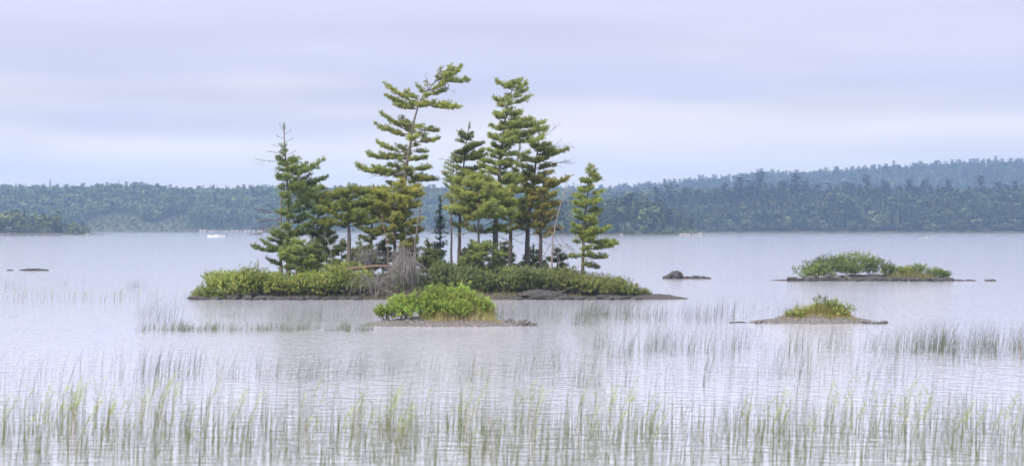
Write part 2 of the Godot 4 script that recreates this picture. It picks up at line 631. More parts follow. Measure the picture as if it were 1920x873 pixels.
func hill(called: String, label: String, hl: Dictionary) -> void:
	var b := SurfaceTool.new()
	b.begin(Mesh.PRIMITIVE_TRIANGLES)
	b.set_smooth_group(0)
	var nx := 70
	var nz := 24
	for i in nx + 1:
		for j in nz + 1:
			var x: float = lerpf(hl.x0, hl.x1, float(i) / nx)
			var f := pow(float(j) / nz, 2.0)
			var d: float = hl.d + hl.deep * 1.6 * f + noise.get_noise_2d(x * 1.5, 3.0) * 12.0 * (1.0 - f)
			b.add_vertex(Vector3(x, hill_y(hl, x, d) if j > 0 else -0.5, -d))
	for i in nx:
		for j in nz:
			var a := i * (nz + 1) + j
			for q in [a, a + nz + 1, a + 1, a + 1, a + nz + 1, a + nz + 2]:
				b.add_index(q)
	b.generate_normals()
	var am := b.commit()
	am.surface_set_material(0, M.hill)
	tag(part(called, am), label, "", "", "structure")


func plant_hill(hl: Dictionary, step: float, mix: Array, tall: Vector2, palette: Array, label: String) -> void:
	var spots := []
	var x: float = hl.x0 + 3
	while x < hl.x1 - 3:
		var d: float = hl.d + 7
		while d < hl.d + hl.deep * hl.get("until", 1.15):
			var px := x + rf(-0.5, 0.5) * step
			var pd := d + rf(-0.5, 0.5) * step
			var open := false
			var f: float = (pd - hl.d) / hl.deep
			if hl.has("clear") and px > hl.clear[0] and px < hl.clear[1] and f < hl.clear[2] * (0.6 + 0.8 * noise.get_noise_2d(px * 2.0, 5.0) + 0.4): open = true
			var u := rf(0, 1)
			var kind := "broad" if u < mix[0] else ("spruce" if u < mix[0] + mix[1] else "pine")
			var h := rf(tall.x, tall.y) * (1.0 + 0.25 * noise.get_noise_2d(px * 3.0, pd * 3.0)) * (0.92 if kind == "broad" else 1.0)
			if f < 0.06: h *= rf(0.4, 0.75)
			var w := rf(0.9, 1.4) if kind == "broad" else (rf(0.7, 1.0) if kind == "spruce" else rf(1.0, 1.5))
			if open:
				kind = "broad"
				h = rf(1.5, 4.0)
				w = 1.8
			var c: Color = palette[rng.randi() % palette.size()] * rf(0.6, 1.7)
			if kind != "broad": c *= 0.75
			if open: c = Color(0.10, 0.13, 0.045) * rf(0.8, 1.2)
			spots.append([Vector3(px, hill_y(hl, px, pd) - 0.3, -pd), h, w, kind, c, rng.randi() % 3])
			d += step
		x += step
	forest(label, spots)


# ---------------------------------------------------------------- boats
func loft(sections: Array) -> Buf:
	var b := Buf.new()
	for i in sections.size() - 1:
		var a: PackedVector3Array = sections[i]
		var z: PackedVector3Array = sections[i + 1]
		for j in a.size() - 1:
			b.v.append_array(PackedVector3Array([a[j], z[j], a[j + 1], a[j + 1], z[j], z[j + 1]]))
	return b


func hull(length: float, beam: float, high: float) -> Buf:
	var sec := []
	for i in 13:
		var f := i / 12.0
		var w := beam * 0.5 * (1.0 - pow(f, 3.2)) + 0.02
		var top := high * (0.8 + 0.45 * f * f)
		var x := length * (f - 0.5)
		var keel := -0.25 + 0.5 * pow(f, 5.0)
		sec.append(PackedVector3Array([Vector3(x, top - 0.28, 0), Vector3(x, top - 0.26, w * 0.86), Vector3(x, top, w * 0.9), Vector3(x, top, w), Vector3(x, 0.1, w * 0.85), Vector3(x, keel, 0), Vector3(x, 0.1, -w * 0.85), Vector3(x, top, -w), Vector3(x, top, -w * 0.9), Vector3(x, top - 0.26, -w * 0.86), Vector3(x, top - 0.28, 0)]))
	var b := loft(sec)
	for e in [0, 12]:
		var s: PackedVector3Array = sec[e]
		for j in range(1, s.size() - 1):
			b.v.append_array(PackedVector3Array([s[0], s[j], s[j + 1]]))
	return b


func boxy(b: Buf, c: Vector3, s: Vector3) -> void:
	var m := BoxMesh.new()
	m.size = s
	var a := m.get_mesh_arrays()
	for k in a[Mesh.ARRAY_INDEX]:
		b.v.append(a[Mesh.ARRAY_VERTEX][k] + c)


func figure(bones: Array, cell: float) -> Buf:
	# one continuous body: smooth union of tapered capsules, meshed as surface nets
	var lo := Vector3.ONE * 1e9
	var hi := -lo
	for q in bones:
		for e in [q[0], q[1]]:
			lo = lo.min(e - Vector3.ONE * 0.25)
			hi = hi.max(e + Vector3.ONE * 0.25)
	var n := Vector3i(((hi - lo) / cell).ceil()) + Vector3i.ONE
	var val := PackedFloat32Array()
	val.resize(n.x * n.y * n.z)
	for i in n.x:
		for j in n.y:
			for k in n.z:
				var p := lo + Vector3(i, j, k) * cell
				var s := 0.0
				for q in bones:
					var ab: Vector3 = q[1] - q[0]
					var t := clampf((p - q[0]).dot(ab) / maxf(ab.length_squared(), 1e-6), 0, 1)
					s += exp(-28.0 * (p.distance_to(q[0] + ab * t) - lerpf(q[2], q[3], t)))
				val[(i * n.y + j) * n.z + k] = -log(maxf(s, 1e-20)) / 28.0
	var at := {}
	var b := Buf.new()
	for i in n.x - 1:
		for j in n.y - 1:
			for k in n.z - 1:
				var sum := Vector3.ZERO
				var cnt := 0
				for e in 12:
					var ax := e / 4
					var o1 := Vector3i.ZERO
					o1[(ax + 1) % 3] = e & 1
					o1[(ax + 2) % 3] = (e >> 1) & 1
					var o2 := o1
					o2[ax] = 1
					var f1 := val[((i + o1.x) * n.y + j + o1.y) * n.z + k + o1.z]
					var f2 := val[((i + o2.x) * n.y + j + o2.y) * n.z + k + o2.z]
					if (f1 < 0) != (f2 < 0):
						sum += Vector3(o1) + Vector3(o2 - o1) * (f1 / (f1 - f2))
						cnt += 1
				if cnt: at[Vector3i(i, j, k)] = lo + (Vector3(i, j, k) + sum / cnt) * cell
	for key in at:
		for ax in 3:
			var u := Vector3i.ZERO
			var w := Vector3i.ZERO
			var e := Vector3i.ZERO
			u[(ax + 1) % 3] = 1
			w[(ax + 2) % 3] = 1
			e[ax] = 1
			var c: Vector3i = key
			var c2 := c + e
			var f1 := val[(c.x * n.y + c.y) * n.z + c.z]
			var f2 := val[(c2.x * n.y + c2.y) * n.z + c2.z]
			if (f1 < 0) != (f2 < 0) and at.has(c - u) and at.has(c - w) and at.has(c - u - w):
				var quad := [at[c], at[c - u], at[c - u - w], at[c - w]]
				if f1 > 0: quad.reverse()
				b.v.append_array(PackedVector3Array([quad[0], quad[1], quad[2], quad[0], quad[2], quad[3]]))
	return b


func person(at: Vector3, label: String) -> void:
	var root := root_of("person", at, label, "person", "people in the small fishing boat")
	var B := []
	var V := func(x, y, z): return Vector3(x, y, z)
	B.append([V.call(0, 0.1, 0), V.call(0.03, 0.5, 0), 0.15, 0.17])
	B.append([V.call(0.03, 0.5, 0), V.call(0.06, 0.68, 0), 0.09, 0.06])
	B.append([V.call(0.07, 0.76, 0), V.call(0.08, 0.84, 0), 0.095, 0.1])
	for s in [-1.0, 1.0]:
		B.append([V.call(0.03, 0.52, 0.2 * s), V.call(0.14, 0.27, 0.24 * s), 0.06, 0.05])
		B.append([V.call(0.14, 0.27, 0.24 * s), V.call(0.36, 0.25, 0.12 * s), 0.05, 0.04])
		B.append([V.call(0.0, 0.08, 0.1 * s), V.call(0.42, 0.14, 0.13 * s), 0.095, 0.07])
		B.append([V.call(0.42, 0.14, 0.13 * s), V.call(0.44, -0.26, 0.13 * s), 0.07, 0.045])
	part("body", figure(B, 0.05).mesh(M.cloth), root)
	part("face", figure([[V.call(0.105, 0.8, 0), V.call(0.115, 0.74, 0), 0.085, 0.06], [V.call(0.19, 0.78, 0), V.call(0.2, 0.76, 0), 0.02, 0.02]], 0.03).mesh(M.skin), root)


func boats() -> void:
	var t := root_of("motor_boat", Vector3(-143.0, 0, -1083.0), "long white motor boat on the water before the left shore", "boat")
	t.rotation.y = PI
	part("hull", hull(8.8, 2.3, 0.7).mesh(M.white), t)
	var b := Buf.new()
	boxy(b, Vector3(0.2, 0.75, 0), Vector3(0.9, 0.7, 0.9))
	part("console", b.mesh(M.white), t)
	b = Buf.new()
	b.tube([Vector3(0.1, 1.05, -0.45), Vector3(0.5, 1.45, -0.4), Vector3(0.5, 1.45, 0.4), Vector3(0.1, 1.05, 0.45)], [0.05, 0.05, 0.05, 0.05], 5)
	part("windscreen_frame", b.mesh(M.grey), t)
	b = Buf.new()
	boxy(b, Vector3(-4.65, 0.95, 0), Vector3(0.5, 0.75, 0.45))
	boxy(b, Vector3(-4.6, 0.2, 0), Vector3(0.22, 1.0, 0.16))
	part("outboard_motor", b.mesh(M.black), t)
	b = Buf.new()
	for k in 5:
		b.tube([Vector3(1.6 + k * 0.55, 0.95, 0.8 - k * 0.12), Vector3(1.6 + k * 0.55, 1.5, 0.8 - k * 0.12)], [0.025, 0.025], 4)
	b.tube([Vector3(1.6, 1.5, 0.8), Vector3(3.8, 1.55, 0.32)], [0.025, 0.025], 4)
	part("rail", b.mesh(M.grey), t)
	t = root_of("fishing_boat", Vector3(180.0, 0, -980.0), "small dark open fishing boat before the right shore", "boat")
	part("hull", hull(4.3, 1.5, 0.6).mesh(M.grey), t)
	b = Buf.new()
	for x in [-1.25, 0.0]: boxy(b, Vector3(x, 0.45, 0), Vector3(0.3, 0.05, 1.2))
	part("bench", b.mesh(M.black), t)
	b = Buf.new()
	boxy(b, Vector3(-2.3, 0.75, 0), Vector3(0.35, 0.5, 0.3))
	boxy(b, Vector3(-2.28, 0.2, 0), Vector3(0.15, 0.9, 0.1))
	part("outboard_motor", b.mesh(M.black), t)
	person(Vector3(178.72, 0.5, -980.0), "person in dark jacket seated at the stern of the fishing boat")
	person(Vector3(179.98, 0.5, -980.0), "person in dark jacket seated amidships in the fishing boat")
	b = Buf.new()
	b.tube([Vector3(0, 0, 0), Vector3(0.9, 0.35, 0.1), Vector3(2.1, 0.62, 0.2)], [0.03, 0.025, 0.012], 4)
	var o := part("fishing_rod", b.mesh(M.black))
	o.position = Vector3(180.3, 0.75, -979.9)
	tag(o, "thin dark fishing rod held out over the fishing boat's bow", "fishing rod")


# ---------------------------------------------------------------- scene
func _ready() -> void:
	rng.seed = 20240611
	noise.seed = 5
	noise.frequency = 0.01
	noise.fractal_octaves = 3
	var cam := Camera3D.new()
	cam.name = "camera"
	cam.position = Vector3(0, 4.9, 0)
	cam.rotation_degrees = Vector3(-0.157, 0, 0)
	var lens := CameraAttributesPhysical.new()
	lens.frustum_focal_length = 115.46
	lens.frustum_focus_distance = 152.0
	lens.exposure_aperture = 1.8
	lens.frustum_near = 0.5
	lens.frustum_far = 12000.0
	cam.attributes = lens
	cam.near = 0.5
	cam.far = 12000.0
	cam.fov = 11.866
	add_child(cam)
	sky()
	var sun := DirectionalLight3D.new()
	sun.name = "sun"
	sun.light_color = Color(1.0, 0.95, 0.85)
	sun.light_energy = 1.5
	sun.light_angular_distance = 12.0
	sun.shadow_enabled = true
	sun.rotation_degrees = Vector3(-46, -36, 0)
	add_child(sun)
	materials()
	templates()
	far_setup()
	water()
	far_shores()
	island()
	islets()
	reeds()
	boats()


func sky() -> void:
	var w := 2048
	var h := 1024
	var data := PackedFloat32Array()
	data.resize(w * h * 3)
	var f := FastNoiseLite.new()
	f.seed = 3
	f.frequency = 0.6
	f.fractal_octaves = 4
	for j in h:
		var e := PI / 2 - PI * (j + 0.5) / h
		var se := sin(e)
		var ce := cos(e)
		var deg := rad_to_deg(e)
		for i in w:
			var c := Vector3(0.80, 0.80, 0.86)
			if e > -0.01:
				var az := TAU * (i + 0.5) / w
				var d := Vector3(sin(az) * ce, se, -cos(az) * ce)
				var stretch := lerpf(46.0, 7.0, clampf(deg / 40.0, 0, 1))
				var q := f.get_noise_3d(d.x * 4.0, d.y * stretch, d.z * 4.0)
				var t := smoothstep(0.9, 3.6, deg + q * 2.7)
				c = Vector3(0.69, 0.645, 0.63).lerp(Vector3(0.425, 0.43, 0.54), t)
				var q2 := f.get_noise_3d(d.x * 6.0 + 9.0, d.y * stretch * 2.2, d.z * 6.0)
				c *= 1.0 + 0.13 * q2
				c *= 1.0 + 2.4 * se
				c.z *= 1.0 - 0.06 * clampf(deg / 30.0, 0, 1)
			var k := (j * w + i) * 3
			data[k] = c.x
			data[k + 1] = c.y
			data[k + 2] = c.z
	var im := Image.create_from_data(w, h, false, Image.FORMAT_RGBF, data.to_byte_array())
	var pm := PanoramaSkyMaterial.new()
	pm.panorama = ImageTexture.create_from_image(im)
	var s := Sky.new()
	s.sky_material = pm
	var env := Environment.new()
	env.background_mode = Environment.BG_SKY
	env.sky = s
	env.tonemap_mode = Environment.TONE_MAPPER_LINEAR
	env.tonemap_exposure = 1.4
	env.fog_enabled = true
	env.fog_density = 0.00018
	env.fog_light_color = Color(0.67, 0.81, 1.0)
	env.sdfgi_enabled = true
	env.ssao_enabled = true
	env.ssil_enabled = true
	var we := WorldEnvironment.new()
	we.name = "environment"
	we.environment = env
	add_child(we)


func water() -> void:
	var f := FastNoiseLite.new()
	f.seed = 8
	f.frequency = 0.035
	f.fractal_octaves = 4
	f.fractal_gain = 0.55
	var im := f.get_seamless_image(1024, 1024)
	im.convert(Image.FORMAT_RGBA8)
	im.bump_map_to_normal_map(6.0)
	var m := StandardMaterial3D.new()
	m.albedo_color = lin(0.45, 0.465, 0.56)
	m.roughness = 0.06
	m.metallic_specular = 0.8
	m.normal_enabled = true
	m.normal_texture = ImageTexture.create_from_image(im)
	m.normal_scale = 0.2
	m.uv1_triplanar = true
	m.uv1_world_triplanar = true
	m.uv1_scale = Vector3(1.0 / 41.0, 1.0 / 23.0, 1.0 / 23.0)
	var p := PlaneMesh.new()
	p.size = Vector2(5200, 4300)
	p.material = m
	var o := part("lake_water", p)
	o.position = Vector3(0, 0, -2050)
	tag(o, "pale rippled lake water", "", "", "structure")


func far_shores() -> void:
	var left := {d = 2040.0, deep = 260.0, x0 = -760.0, x1 = 330.0, ease = 60.0, ridge = [[-760.0, 33.0], [-440.0, 33.0], [-300.0, 31.0], [-200.0, 32.0], [0.0, 31.0], [330.0, 26.0]], clear = [-395.0, -300.0, 0.3]}
	hill("hillside", "wooded hillside behind the left shore", left)
	var greens := [Color(0.056, 0.088, 0.040), Color(0.072, 0.104, 0.044), Color(0.044, 0.072, 0.036), Color(0.088, 0.120, 0.048)]
	plant_hill(left, 6.5, [0.6, 0.25], Vector2(11, 17), greens, "hazy mixed forest covering the hillside behind the left shore")
	var right := {d = 1690.0, deep = 190.0, x0 = 40.0, x1 = 640.0, ease = 50.0, ridge = [[40.0, 8.0], [100.0, 11.0], [150.0, 17.0], [220.0, 20.5], [400.0, 20.5], [640.0, 22.0]]}
	hill("hillside", "wooded hillside behind the right shore", right)
	var darks := [Color(0.030, 0.048, 0.024), Color(0.039, 0.060, 0.027), Color(0.027, 0.042, 0.024), Color(0.060, 0.081, 0.033)]
	plant_hill(right, 6.0, [0.33, 0.3], Vector2(12, 19), darks, "dark blue green forest covering the hillside behind the right shore")
	var ridge := {d = 2800.0, deep = 420.0, x0 = -60.0, x1 = 1150.0, ease = 120.0, until = 1.1, ridge = [[-60.0, 44.0], [140.0, 46.0], [330.0, 64.0], [420.0, 68.0], [520.0, 75.0], [700.0, 84.0], [1150.0, 88.0]]}
	hill("distant_ridge", "distant blue wooded ridge on the right", ridge)
	plant_hill(ridge, 10.0, [0.25, 0.35], Vector2(12, 20), darks, "pale blue forest on the distant ridge")
	var point := {d = 1284.0, deep = 45.0, x0 = 10.0, x1 = 111.0, ease = 20.0, ridge = [[10.0, 4.0], [60.0, 4.5], [95.0, 2.5], [111.0, 0.5]]}
	hill("wooded_point", "low wooded point right of the pine island", point)
	var head := {d = 1280.0, deep = 50.0, x0 = -480.0, x1 = -243.0, ease = 20.0, ridge = [[-480.0, 4.0], [-270.0, 3.0], [-243.0, 0.5]]}
	hill("wooded_headland", "low wooded headland at the left edge", head)
	# trees one can tell apart
	for k in 95:
		var x := rf(16, 106)
		var d := 1291.0 + rf(0, 34)
		var edge := clampf((104.0 - x) / 28.0, 0.3, 1.0)
		var kind: String = ["spruce", "pine", "pine", "broad"][rng.randi() % 4]
		far_tree("conifer_tree" if kind != "broad" else "broadleaf_tree", kind, Vector3(x, hill_y(point, x, d) - 0.3, -d), rf(13, 21) * lerpf(0.45, 1.0, edge), rf(1.1, 1.6), [Color(0.03, 0.05, 0.02), Color(0.04, 0.065, 0.024), Color(0.06, 0.09, 0.032)][k % 3], "hazy green tree on the low wooded point right of the pine island", "trees on the wooded point")
	for k in 24:
		var x := 16.0 + 3.9 * k + rf(-1.5, 1.5)
		far_tree("bush", "broad", Vector3(x, 0.3, -(1288.0 + rf(0, 3))), rf(3, 6.5), 1.4, Color(0.08, 0.115, 0.04), "light green bush along the waterline of the wooded point", "waterline bushes on the wooded point")
	for k in 60:
		var x := rf(-302, -248)
		var d := 1288.0 + rf(0, 34)
		var kind: String = ["spruce", "pine", "broad"][k % 3]
		var edge := clampf((-248.0 - x) / 20.0, 0.55, 1.0)
		far_tree("conifer_tree" if kind != "broad" else "broadleaf_tree", kind, Vector3(x, hill_y(head, x, d) - 0.3, -d), rf(8, 14) * edge, rf(1.1, 1.6), [Color(0.075, 0.10, 0.032), Color(0.055, 0.08, 0.03), Color(0.10, 0.12, 0.036)][k % 3], "olive green tree on the low headland at the left edge", "trees on the left headland")
	for p in [[124.32, 1770.00, 39.04], [114.30, 1765.00, 36.42], [136.51, 1775.00, 35.75], [183.43, 1800.00, 44.76], [170.95, 1795.00, 40.80], [200.39, 1810.00, 49.72], [192.53, 1805.00, 42.29], [229.90, 1815.00, 48.55], [219.79, 1810.00, 42.39], [239.20, 1820.00, 43.47], [248.48, 1815.00, 40.77], [258.98, 1825.00, 40.53], [274.62, 1825.00, 41.40], [289.75, 1830.00, 47.16], [305.00, 1830.00, 42.81], [324.61, 1830.00, 43.68], [338.60, 1835.00, 44.66], [358.26, 1835.00, 43.78], [385.52, 1840.00, 46.96], [398.46, 1835.00, 42.04], [413.55, 1838.00, 42.97], [98.48, 1760.00, 32.98], [88.00, 1760.00, 31.30]]:
		var y := hill_y(right, p[0], p[1]) - 0.3
		far_tree("emergent_pine", "pine", Vector3(p[0], y, -p[1]), p[2] - y, rf(1.25, 1.7), Color(0.028, 0.045, 0.026), "tall ragged pine rising above the right shore forest's canopy", "emergent pines on the right shore")
	for p in [[-474.79, 2300.00, 54.73], [-510.38, 2300.00, 50.90], [-499.98, 2300.00, 50.35], [-345.00, 2300.00, 48.16], [-268.33, 2300.00, 48.71]]:
		var y := hill_y(left, p[0], p[1]) - 0.3
		far_tree("emergent_spruce", "spruce", Vector3(p[0], y, -p[1]), p[2] - y, 0.8, Color(0.035, 0.055, 0.035), "pointed spruce poking above the left hillside's skyline", "emergent spruces on the left skyline")
	for k in 60:
		var x := 150.0 + 4.6 * k + rf(-3, 3)
		var d := 1697.0 + rf(0, 8)
		far_tree("bush", "broad", Vector3(x, hill_y(right, x, d) - 0.4, -d), rf(4, 11), rf(1.1, 1.6), Color(0.085, 0.11, 0.05) * rf(0.8, 1.1), "pale green bush or small tree along the right shore's waterline", "waterline bushes on the right shore")
	for k in 16:
		boulder("shore_rock", Vector3(-282.0 + 3.6 * k + rf(-1, 1), 0.5, -2036.0 + rf(-2, 2)), Vector3(rf(1.2, 3.2), rf(0.5, 1.6), 2.0), M.palerock, "pale rock along the waterline of the left shore", "rock", "pale rocks on the left shore")
	for k in 9:
		boulder("shore_rock", Vector3(-292.0 + 4.0 * k + rf(-1, 1), 0.4, -1281.0 + rf(-1, 1)), Vector3(rf(0.8, 1.8), rf(0.4, 0.9), 1.2), M.rock, "pale rock at the foot of the left headland", "rock", "pale rocks on the left headland")
	for k in 6:
		boulder("shore_rock", Vector3(97.0 + 2.2 * k, 0.3, -1281.0 + rf(-1, 1)), Vector3(rf(0.7, 1.6), rf(0.5, 1.0), 1.0), M.palerock, "pale rock at the tip of the wooded point", "rock", "pale rocks on the wooded point")
	boulder("white_rock", Vector3(62.8, 0.5, -1279.0), Vector3(0.9, 0.6, 0.8), M.palerock, "single white rock at the waterline just right of the pine island")
	boulder("white_rock", Vector3(-243.0, 0.2, -1281.0), Vector3(1.0, 0.6, 0.8), M.palerock, "small pale rock off the tip of the left headland")


var isl: Dictionary
var near_islet: Dictionary
var low_islet: Dictionary
var long_islet: Dictionary


func island() -> void:
	isl = mound("island", {x = -6.3, z = -160.6, rx = 16.2, rz = 10.2, h = 1.0, wob = 0.12, grain = 2.0, bump = 0.25, e = 4.0, p = 3.0}, M.soil, "low rocky pine island", 120, 80)
	mound("rock_spit", {x = 7.2, z = -152.4, rx = 4.6, rz = 1.5, h = 0.42, wob = 0.2, grain = 1.0, bump = 0.25}, M.darkrock, "dark rock spit at the island's right tip", 60, 30)
	pine("white_pine", "tallest pine on the island, windswept top leaning right above bare trunk", Vector3(-7.92, 0.90, -160.00), [[0.00, 0.00], [0.19, 6.48], [0.34, 8.19], [0.53, 9.18], [0.76, 10.55], [0.99, 12.04], [1.49, 13.22], [1.94, 13.94], [2.67, 14.55], [3.28, 15.09]], 0.27, [], [[14.48, 1.84, 0.91], [14.63, 2.12, -0.42], [14.10, 1.42, 1.37], [13.71, 2.24, 1.14], [13.90, -0.20, 1.10], [13.64, -0.68, 0.46], [13.41, 1.67, 0.30], [13.10, 2.98, -0.95], [12.95, 2.17, -0.57], [12.76, 1.11, 0.00], [12.88, -2.48, 1.07], [12.65, -2.31, 0.53], [12.46, -1.62, 0.11], [12.69, -0.96, 0.57], [11.20, 1.73, -0.53], [10.21, 1.96, -0.15], [10.67, -2.61, 0.38], [10.82, -2.25, 1.14], [10.44, -1.39, 0.23], [11.05, -1.10, 0.30], [10.86, 1.02, -0.65], [9.52, 1.24, -0.27], [9.07, -2.87, -0.19], [9.33, -2.23, 0.46], [8.88, -1.39, 0.19], [8.76, 1.49, 0.11], [8.57, -0.68, 0.19], [7.81, -3.55, 0.15], [7.92, -2.30, 0.15], [8.15, 1.79, -0.08], [7.77, 2.28, -0.61], [8.30, -1.39, 0.00], [7.43, -0.73, 0.19], [7.05, -1.27, -0.08], [7.62, 1.16, -0.19], [6.86, 1.03, -0.08], [6.55, -0.84, 0.08]], [[7.43, 3.15, -1.03, 4.00], [7.92, -2.68, -0.23, 4.00], [14.48, 1.16, -0.84, 5.00]], {color = Color(0.228, 0.260, 0.062), fill = 1, from = 0.35, sag = 0.15})
	pine("white_pine", "tall dense pine with feathery pointed top right of the windswept pine", Vector3(-1.28, 0.90, -158.00), [[0.00, 0.00], [0.15, 4.56], [0.38, 6.22], [0.45, 8.89], [0.75, 10.96], [0.90, 12.43], [1.35, 13.74], [1.77, 14.46]], 0.27, [[3.89, 2.16, 0.96], [4.75, 3.04, 1.18], [5.50, 3.66, 1.56], [6.37, 3.69, 1.09], [7.20, 3.26, 1.18], [8.06, 2.01, 0.93], [8.89, 0.90, 0.90], [9.94, 1.13, 1.35], [10.43, 1.13, 3.09], [10.96, 1.13, 2.71], [11.56, 1.27, 1.59], [12.20, 1.56, 1.90], [12.99, 0.61, 1.73], [13.59, 1.08, 1.67], [13.97, 0.77, 1.07], [14.27, 0.10, 0.45]], [[13.67, -1.22, 0.60], [10.51, 3.08, 0.23], [10.13, 2.90, -0.23], [11.03, 2.93, 0.08]], [[4.49, -2.82, -1.09, 9.00], [4.94, 1.64, -0.56, 5.00], [4.00, -1.49, -0.56, 6.00], [3.44, 1.17, -0.38, 5.00]], {color = Color(0.219, 0.260, 0.070), whorl = 5, gap = 0.55, rise = 0.14, from = 0.3, sag = 0.1})
	pine("white_pine", "pine with bare twiggy limbs sticking out on its upper right", Vector3(1.04, 0.90, -162.00), [[0.00, 0.00], [0.12, 4.19], [0.62, 8.17], [0.81, 9.44], [0.96, 11.14]], 0.25, [[4.00, 0.96, 1.74], [4.96, 1.45, 2.02], [5.93, 1.76, 2.10], [6.89, 1.69, 1.78], [7.86, 1.43, 1.08], [8.82, 1.18, 2.10], [9.40, 0.88, 1.82], [10.56, 0.41, 0.44]], [[9.21, 2.20, 0.15], [10.29, 0.58, 0.85]], [[10.29, 1.23, 1.00, 9.00], [9.79, 1.97, 0.12, 9.00], [8.82, 2.56, 0.00, 9.00], [9.40, 1.43, 0.66, 6.00], [3.81, -1.15, -0.58, 5.00]], {color = Color(0.210, 0.235, 0.059), whorl = 5, gap = 0.6, rise = 0.12, brown = 0.02})
	pine("white_pine", "pine with bronze tinged lower boughs next to the pale dead birch", Vector3(2.01, 0.90, -159.00), [[0.00, 0.00], [0.04, 4.19], [0.19, 6.84], [0.34, 7.97]], 0.20, [[3.43, 0.52, 0.99], [4.19, 1.10, 1.36], [5.14, 1.34, 1.76], [6.27, 1.22, 1.62], [7.03, 1.09, 1.87], [7.67, 0.34, 0.42]], [[7.03, 1.94, 0.27]], [[2.86, -1.09, -0.38, 5.00], [3.05, 1.18, -0.45, 5.00]], {color = Color(0.219, 0.217, 0.059), whorl = 4, gap = 0.55, brown = 0.1, rise = 0.05})
	pine("white_pine", "slender pine hidden among the thick trunks of the tall pine clump", Vector3(-0.16, 0.95, -165.00), [[0.00, 0.00], [0.08, 4.93], [0.47, 8.08], [0.75, 10.04]], 0.20, [[3.75, 0.69, 1.08], [4.93, 0.90, 1.26], [6.90, 0.95, 1.40], [8.47, 0.96, 1.20], [9.84, 0.25, 0.38]], [], [[2.97, -0.87, -0.39, 5.00], [3.16, 1.09, -0.39, 5.00]], {color = Color(0.183, 0.217, 0.059), whorl = 4, gap = 0.7})
	pine("white_pine", "mid sized pine with a narrow ragged top left of the tall clump", Vector3(-3.88, 0.95, -163.00), [[0.00, 0.00], [0.08, 4.92], [0.31, 8.03], [0.54, 9.97], [0.78, 11.52]], 0.17, [[4.14, 0.84, 0.90], [5.31, 0.69, 1.25], [6.86, 0.53, 1.33], [7.83, 0.76, 1.64], [8.80, 0.79, 1.73], [9.77, 0.60, 1.23], [10.55, 0.82, 0.81], [11.32, 0.20, 0.34]], [], [[4.92, -0.85, -0.47, 5.00]], {color = Color(0.192, 0.227, 0.062), whorl = 5, gap = 0.6, rise = 0.15})
	pine("white_pine", "thin sparse young pine with wispy branches beside the narrow topped pine", Vector3(-4.34, 0.90, -160.00), [[0.00, 0.00], [0.00, 4.95], [0.08, 7.24], [0.23, 9.33]], 0.10, [[5.71, 0.56, 0.51], [7.24, 0.84, 0.53], [8.38, 0.77, 0.45], [9.14, 0.21, 0.17]], [], [[8.76, -0.95, 0.15, 4.00], [7.62, -0.79, -0.19, 4.00], [4.57, -0.69, -0.38, 4.00], [4.19, 0.61, -0.38, 4.00]], {color = Color(0.202, 0.235, 0.070), whorl = 3, gap = 0.55, dens = 0.7, rise = 0.25})
	pine("white_pine", "small leaning pine at the island's right end with long low right boughs", Vector3(4.87, 0.75, -155.00), [[0.00, 0.00], [0.07, 3.23], [0.22, 5.07], [0.44, 7.10], [0.59, 8.47]], 0.14, [[3.15, 0.51, 0.96], [3.78, 0.93, 1.21], [4.52, 0.80, 1.52], [5.26, 1.20, 1.53], [6.18, 1.04, 1.72], [6.84, 0.49, 1.06], [7.47, 0.74, 1.10], [8.17, 0.19, 0.25]], [[2.67, 2.30, 0.11], [3.15, 2.07, -0.22], [2.19, 1.72, -0.30], [2.12, -0.93, -0.07], [3.60, 1.78, 0.37], [1.57, 1.07, -0.37]], [[1.94, 1.28, 0.11, 3.00]], {color = Color(0.205, 0.25, 0.06), whorl = 5, gap = 0.5, rise = 0.2})
	pine("white_pine", "dead topped conifer at the island's left end with a bare spire", Vector3(-15.80, 0.85, -158.00), [[0.00, 0.00], [0.00, 3.11], [0.00, 5.74], [-0.11, 8.00], [-0.26, 9.88], [-0.30, 11.31]], 0.20, [[1.60, 1.96, 1.50], [2.36, 2.18, 1.35], [3.03, 1.20, 1.81], [4.01, 1.05, 2.33], [4.99, 0.60, 2.11], [5.93, 0.59, 2.27], [6.80, 0.51, 2.69], [7.55, 0.74, 2.20], [8.38, 0.84, 1.35], [9.05, 0.71, 0.65], [9.66, 0.13, 0.13]], [[7.62, 2.58, 0.90], [7.06, 2.77, 0.19], [2.36, -2.48, 0.08]], [[11.01, -0.38, 0.30, 4.00], [10.56, 0.47, 0.34, 4.00], [10.33, -0.55, 0.15, 5.00], [10.03, 0.64, 0.30, 5.00], [9.69, -0.81, 0.19, 5.00], [9.32, -1.29, 0.11, 5.00], [8.83, -1.78, -0.08, 7.00], [9.13, 0.81, 0.30, 4.00], [10.71, -0.24, 0.30, 3.00], [8.19, -1.08, -0.11, 4.00]], {color = Color(0.155, 0.209, 0.059), whorl = 5, gap = 0.5, rise = 0.2, brown = 0.02, dens = 0.85})
	pine("white_pine", "broad low pine with a thick short trunk and domed dark crown", Vector3(-11.44, 0.90, -157.00), [[0.00, 0.00], [0.00, 3.81], [-0.15, 5.31], [-0.22, 6.43]], 0.26, [[4.26, 1.82, 1.76], [4.93, 1.98, 2.13], [5.68, 1.77, 2.12], [6.36, 1.13, 1.57], [6.73, 0.30, 0.52]], [[4.37, -2.11, -0.37], [4.56, 2.24, -0.37]], [[3.44, -1.08, -0.56, 6.00], [3.25, 0.97, -0.37, 6.00]], {color = Color(0.183, 0.217, 0.055), whorl = 7, gap = 0.4, rise = 0.12, from = 0.4})
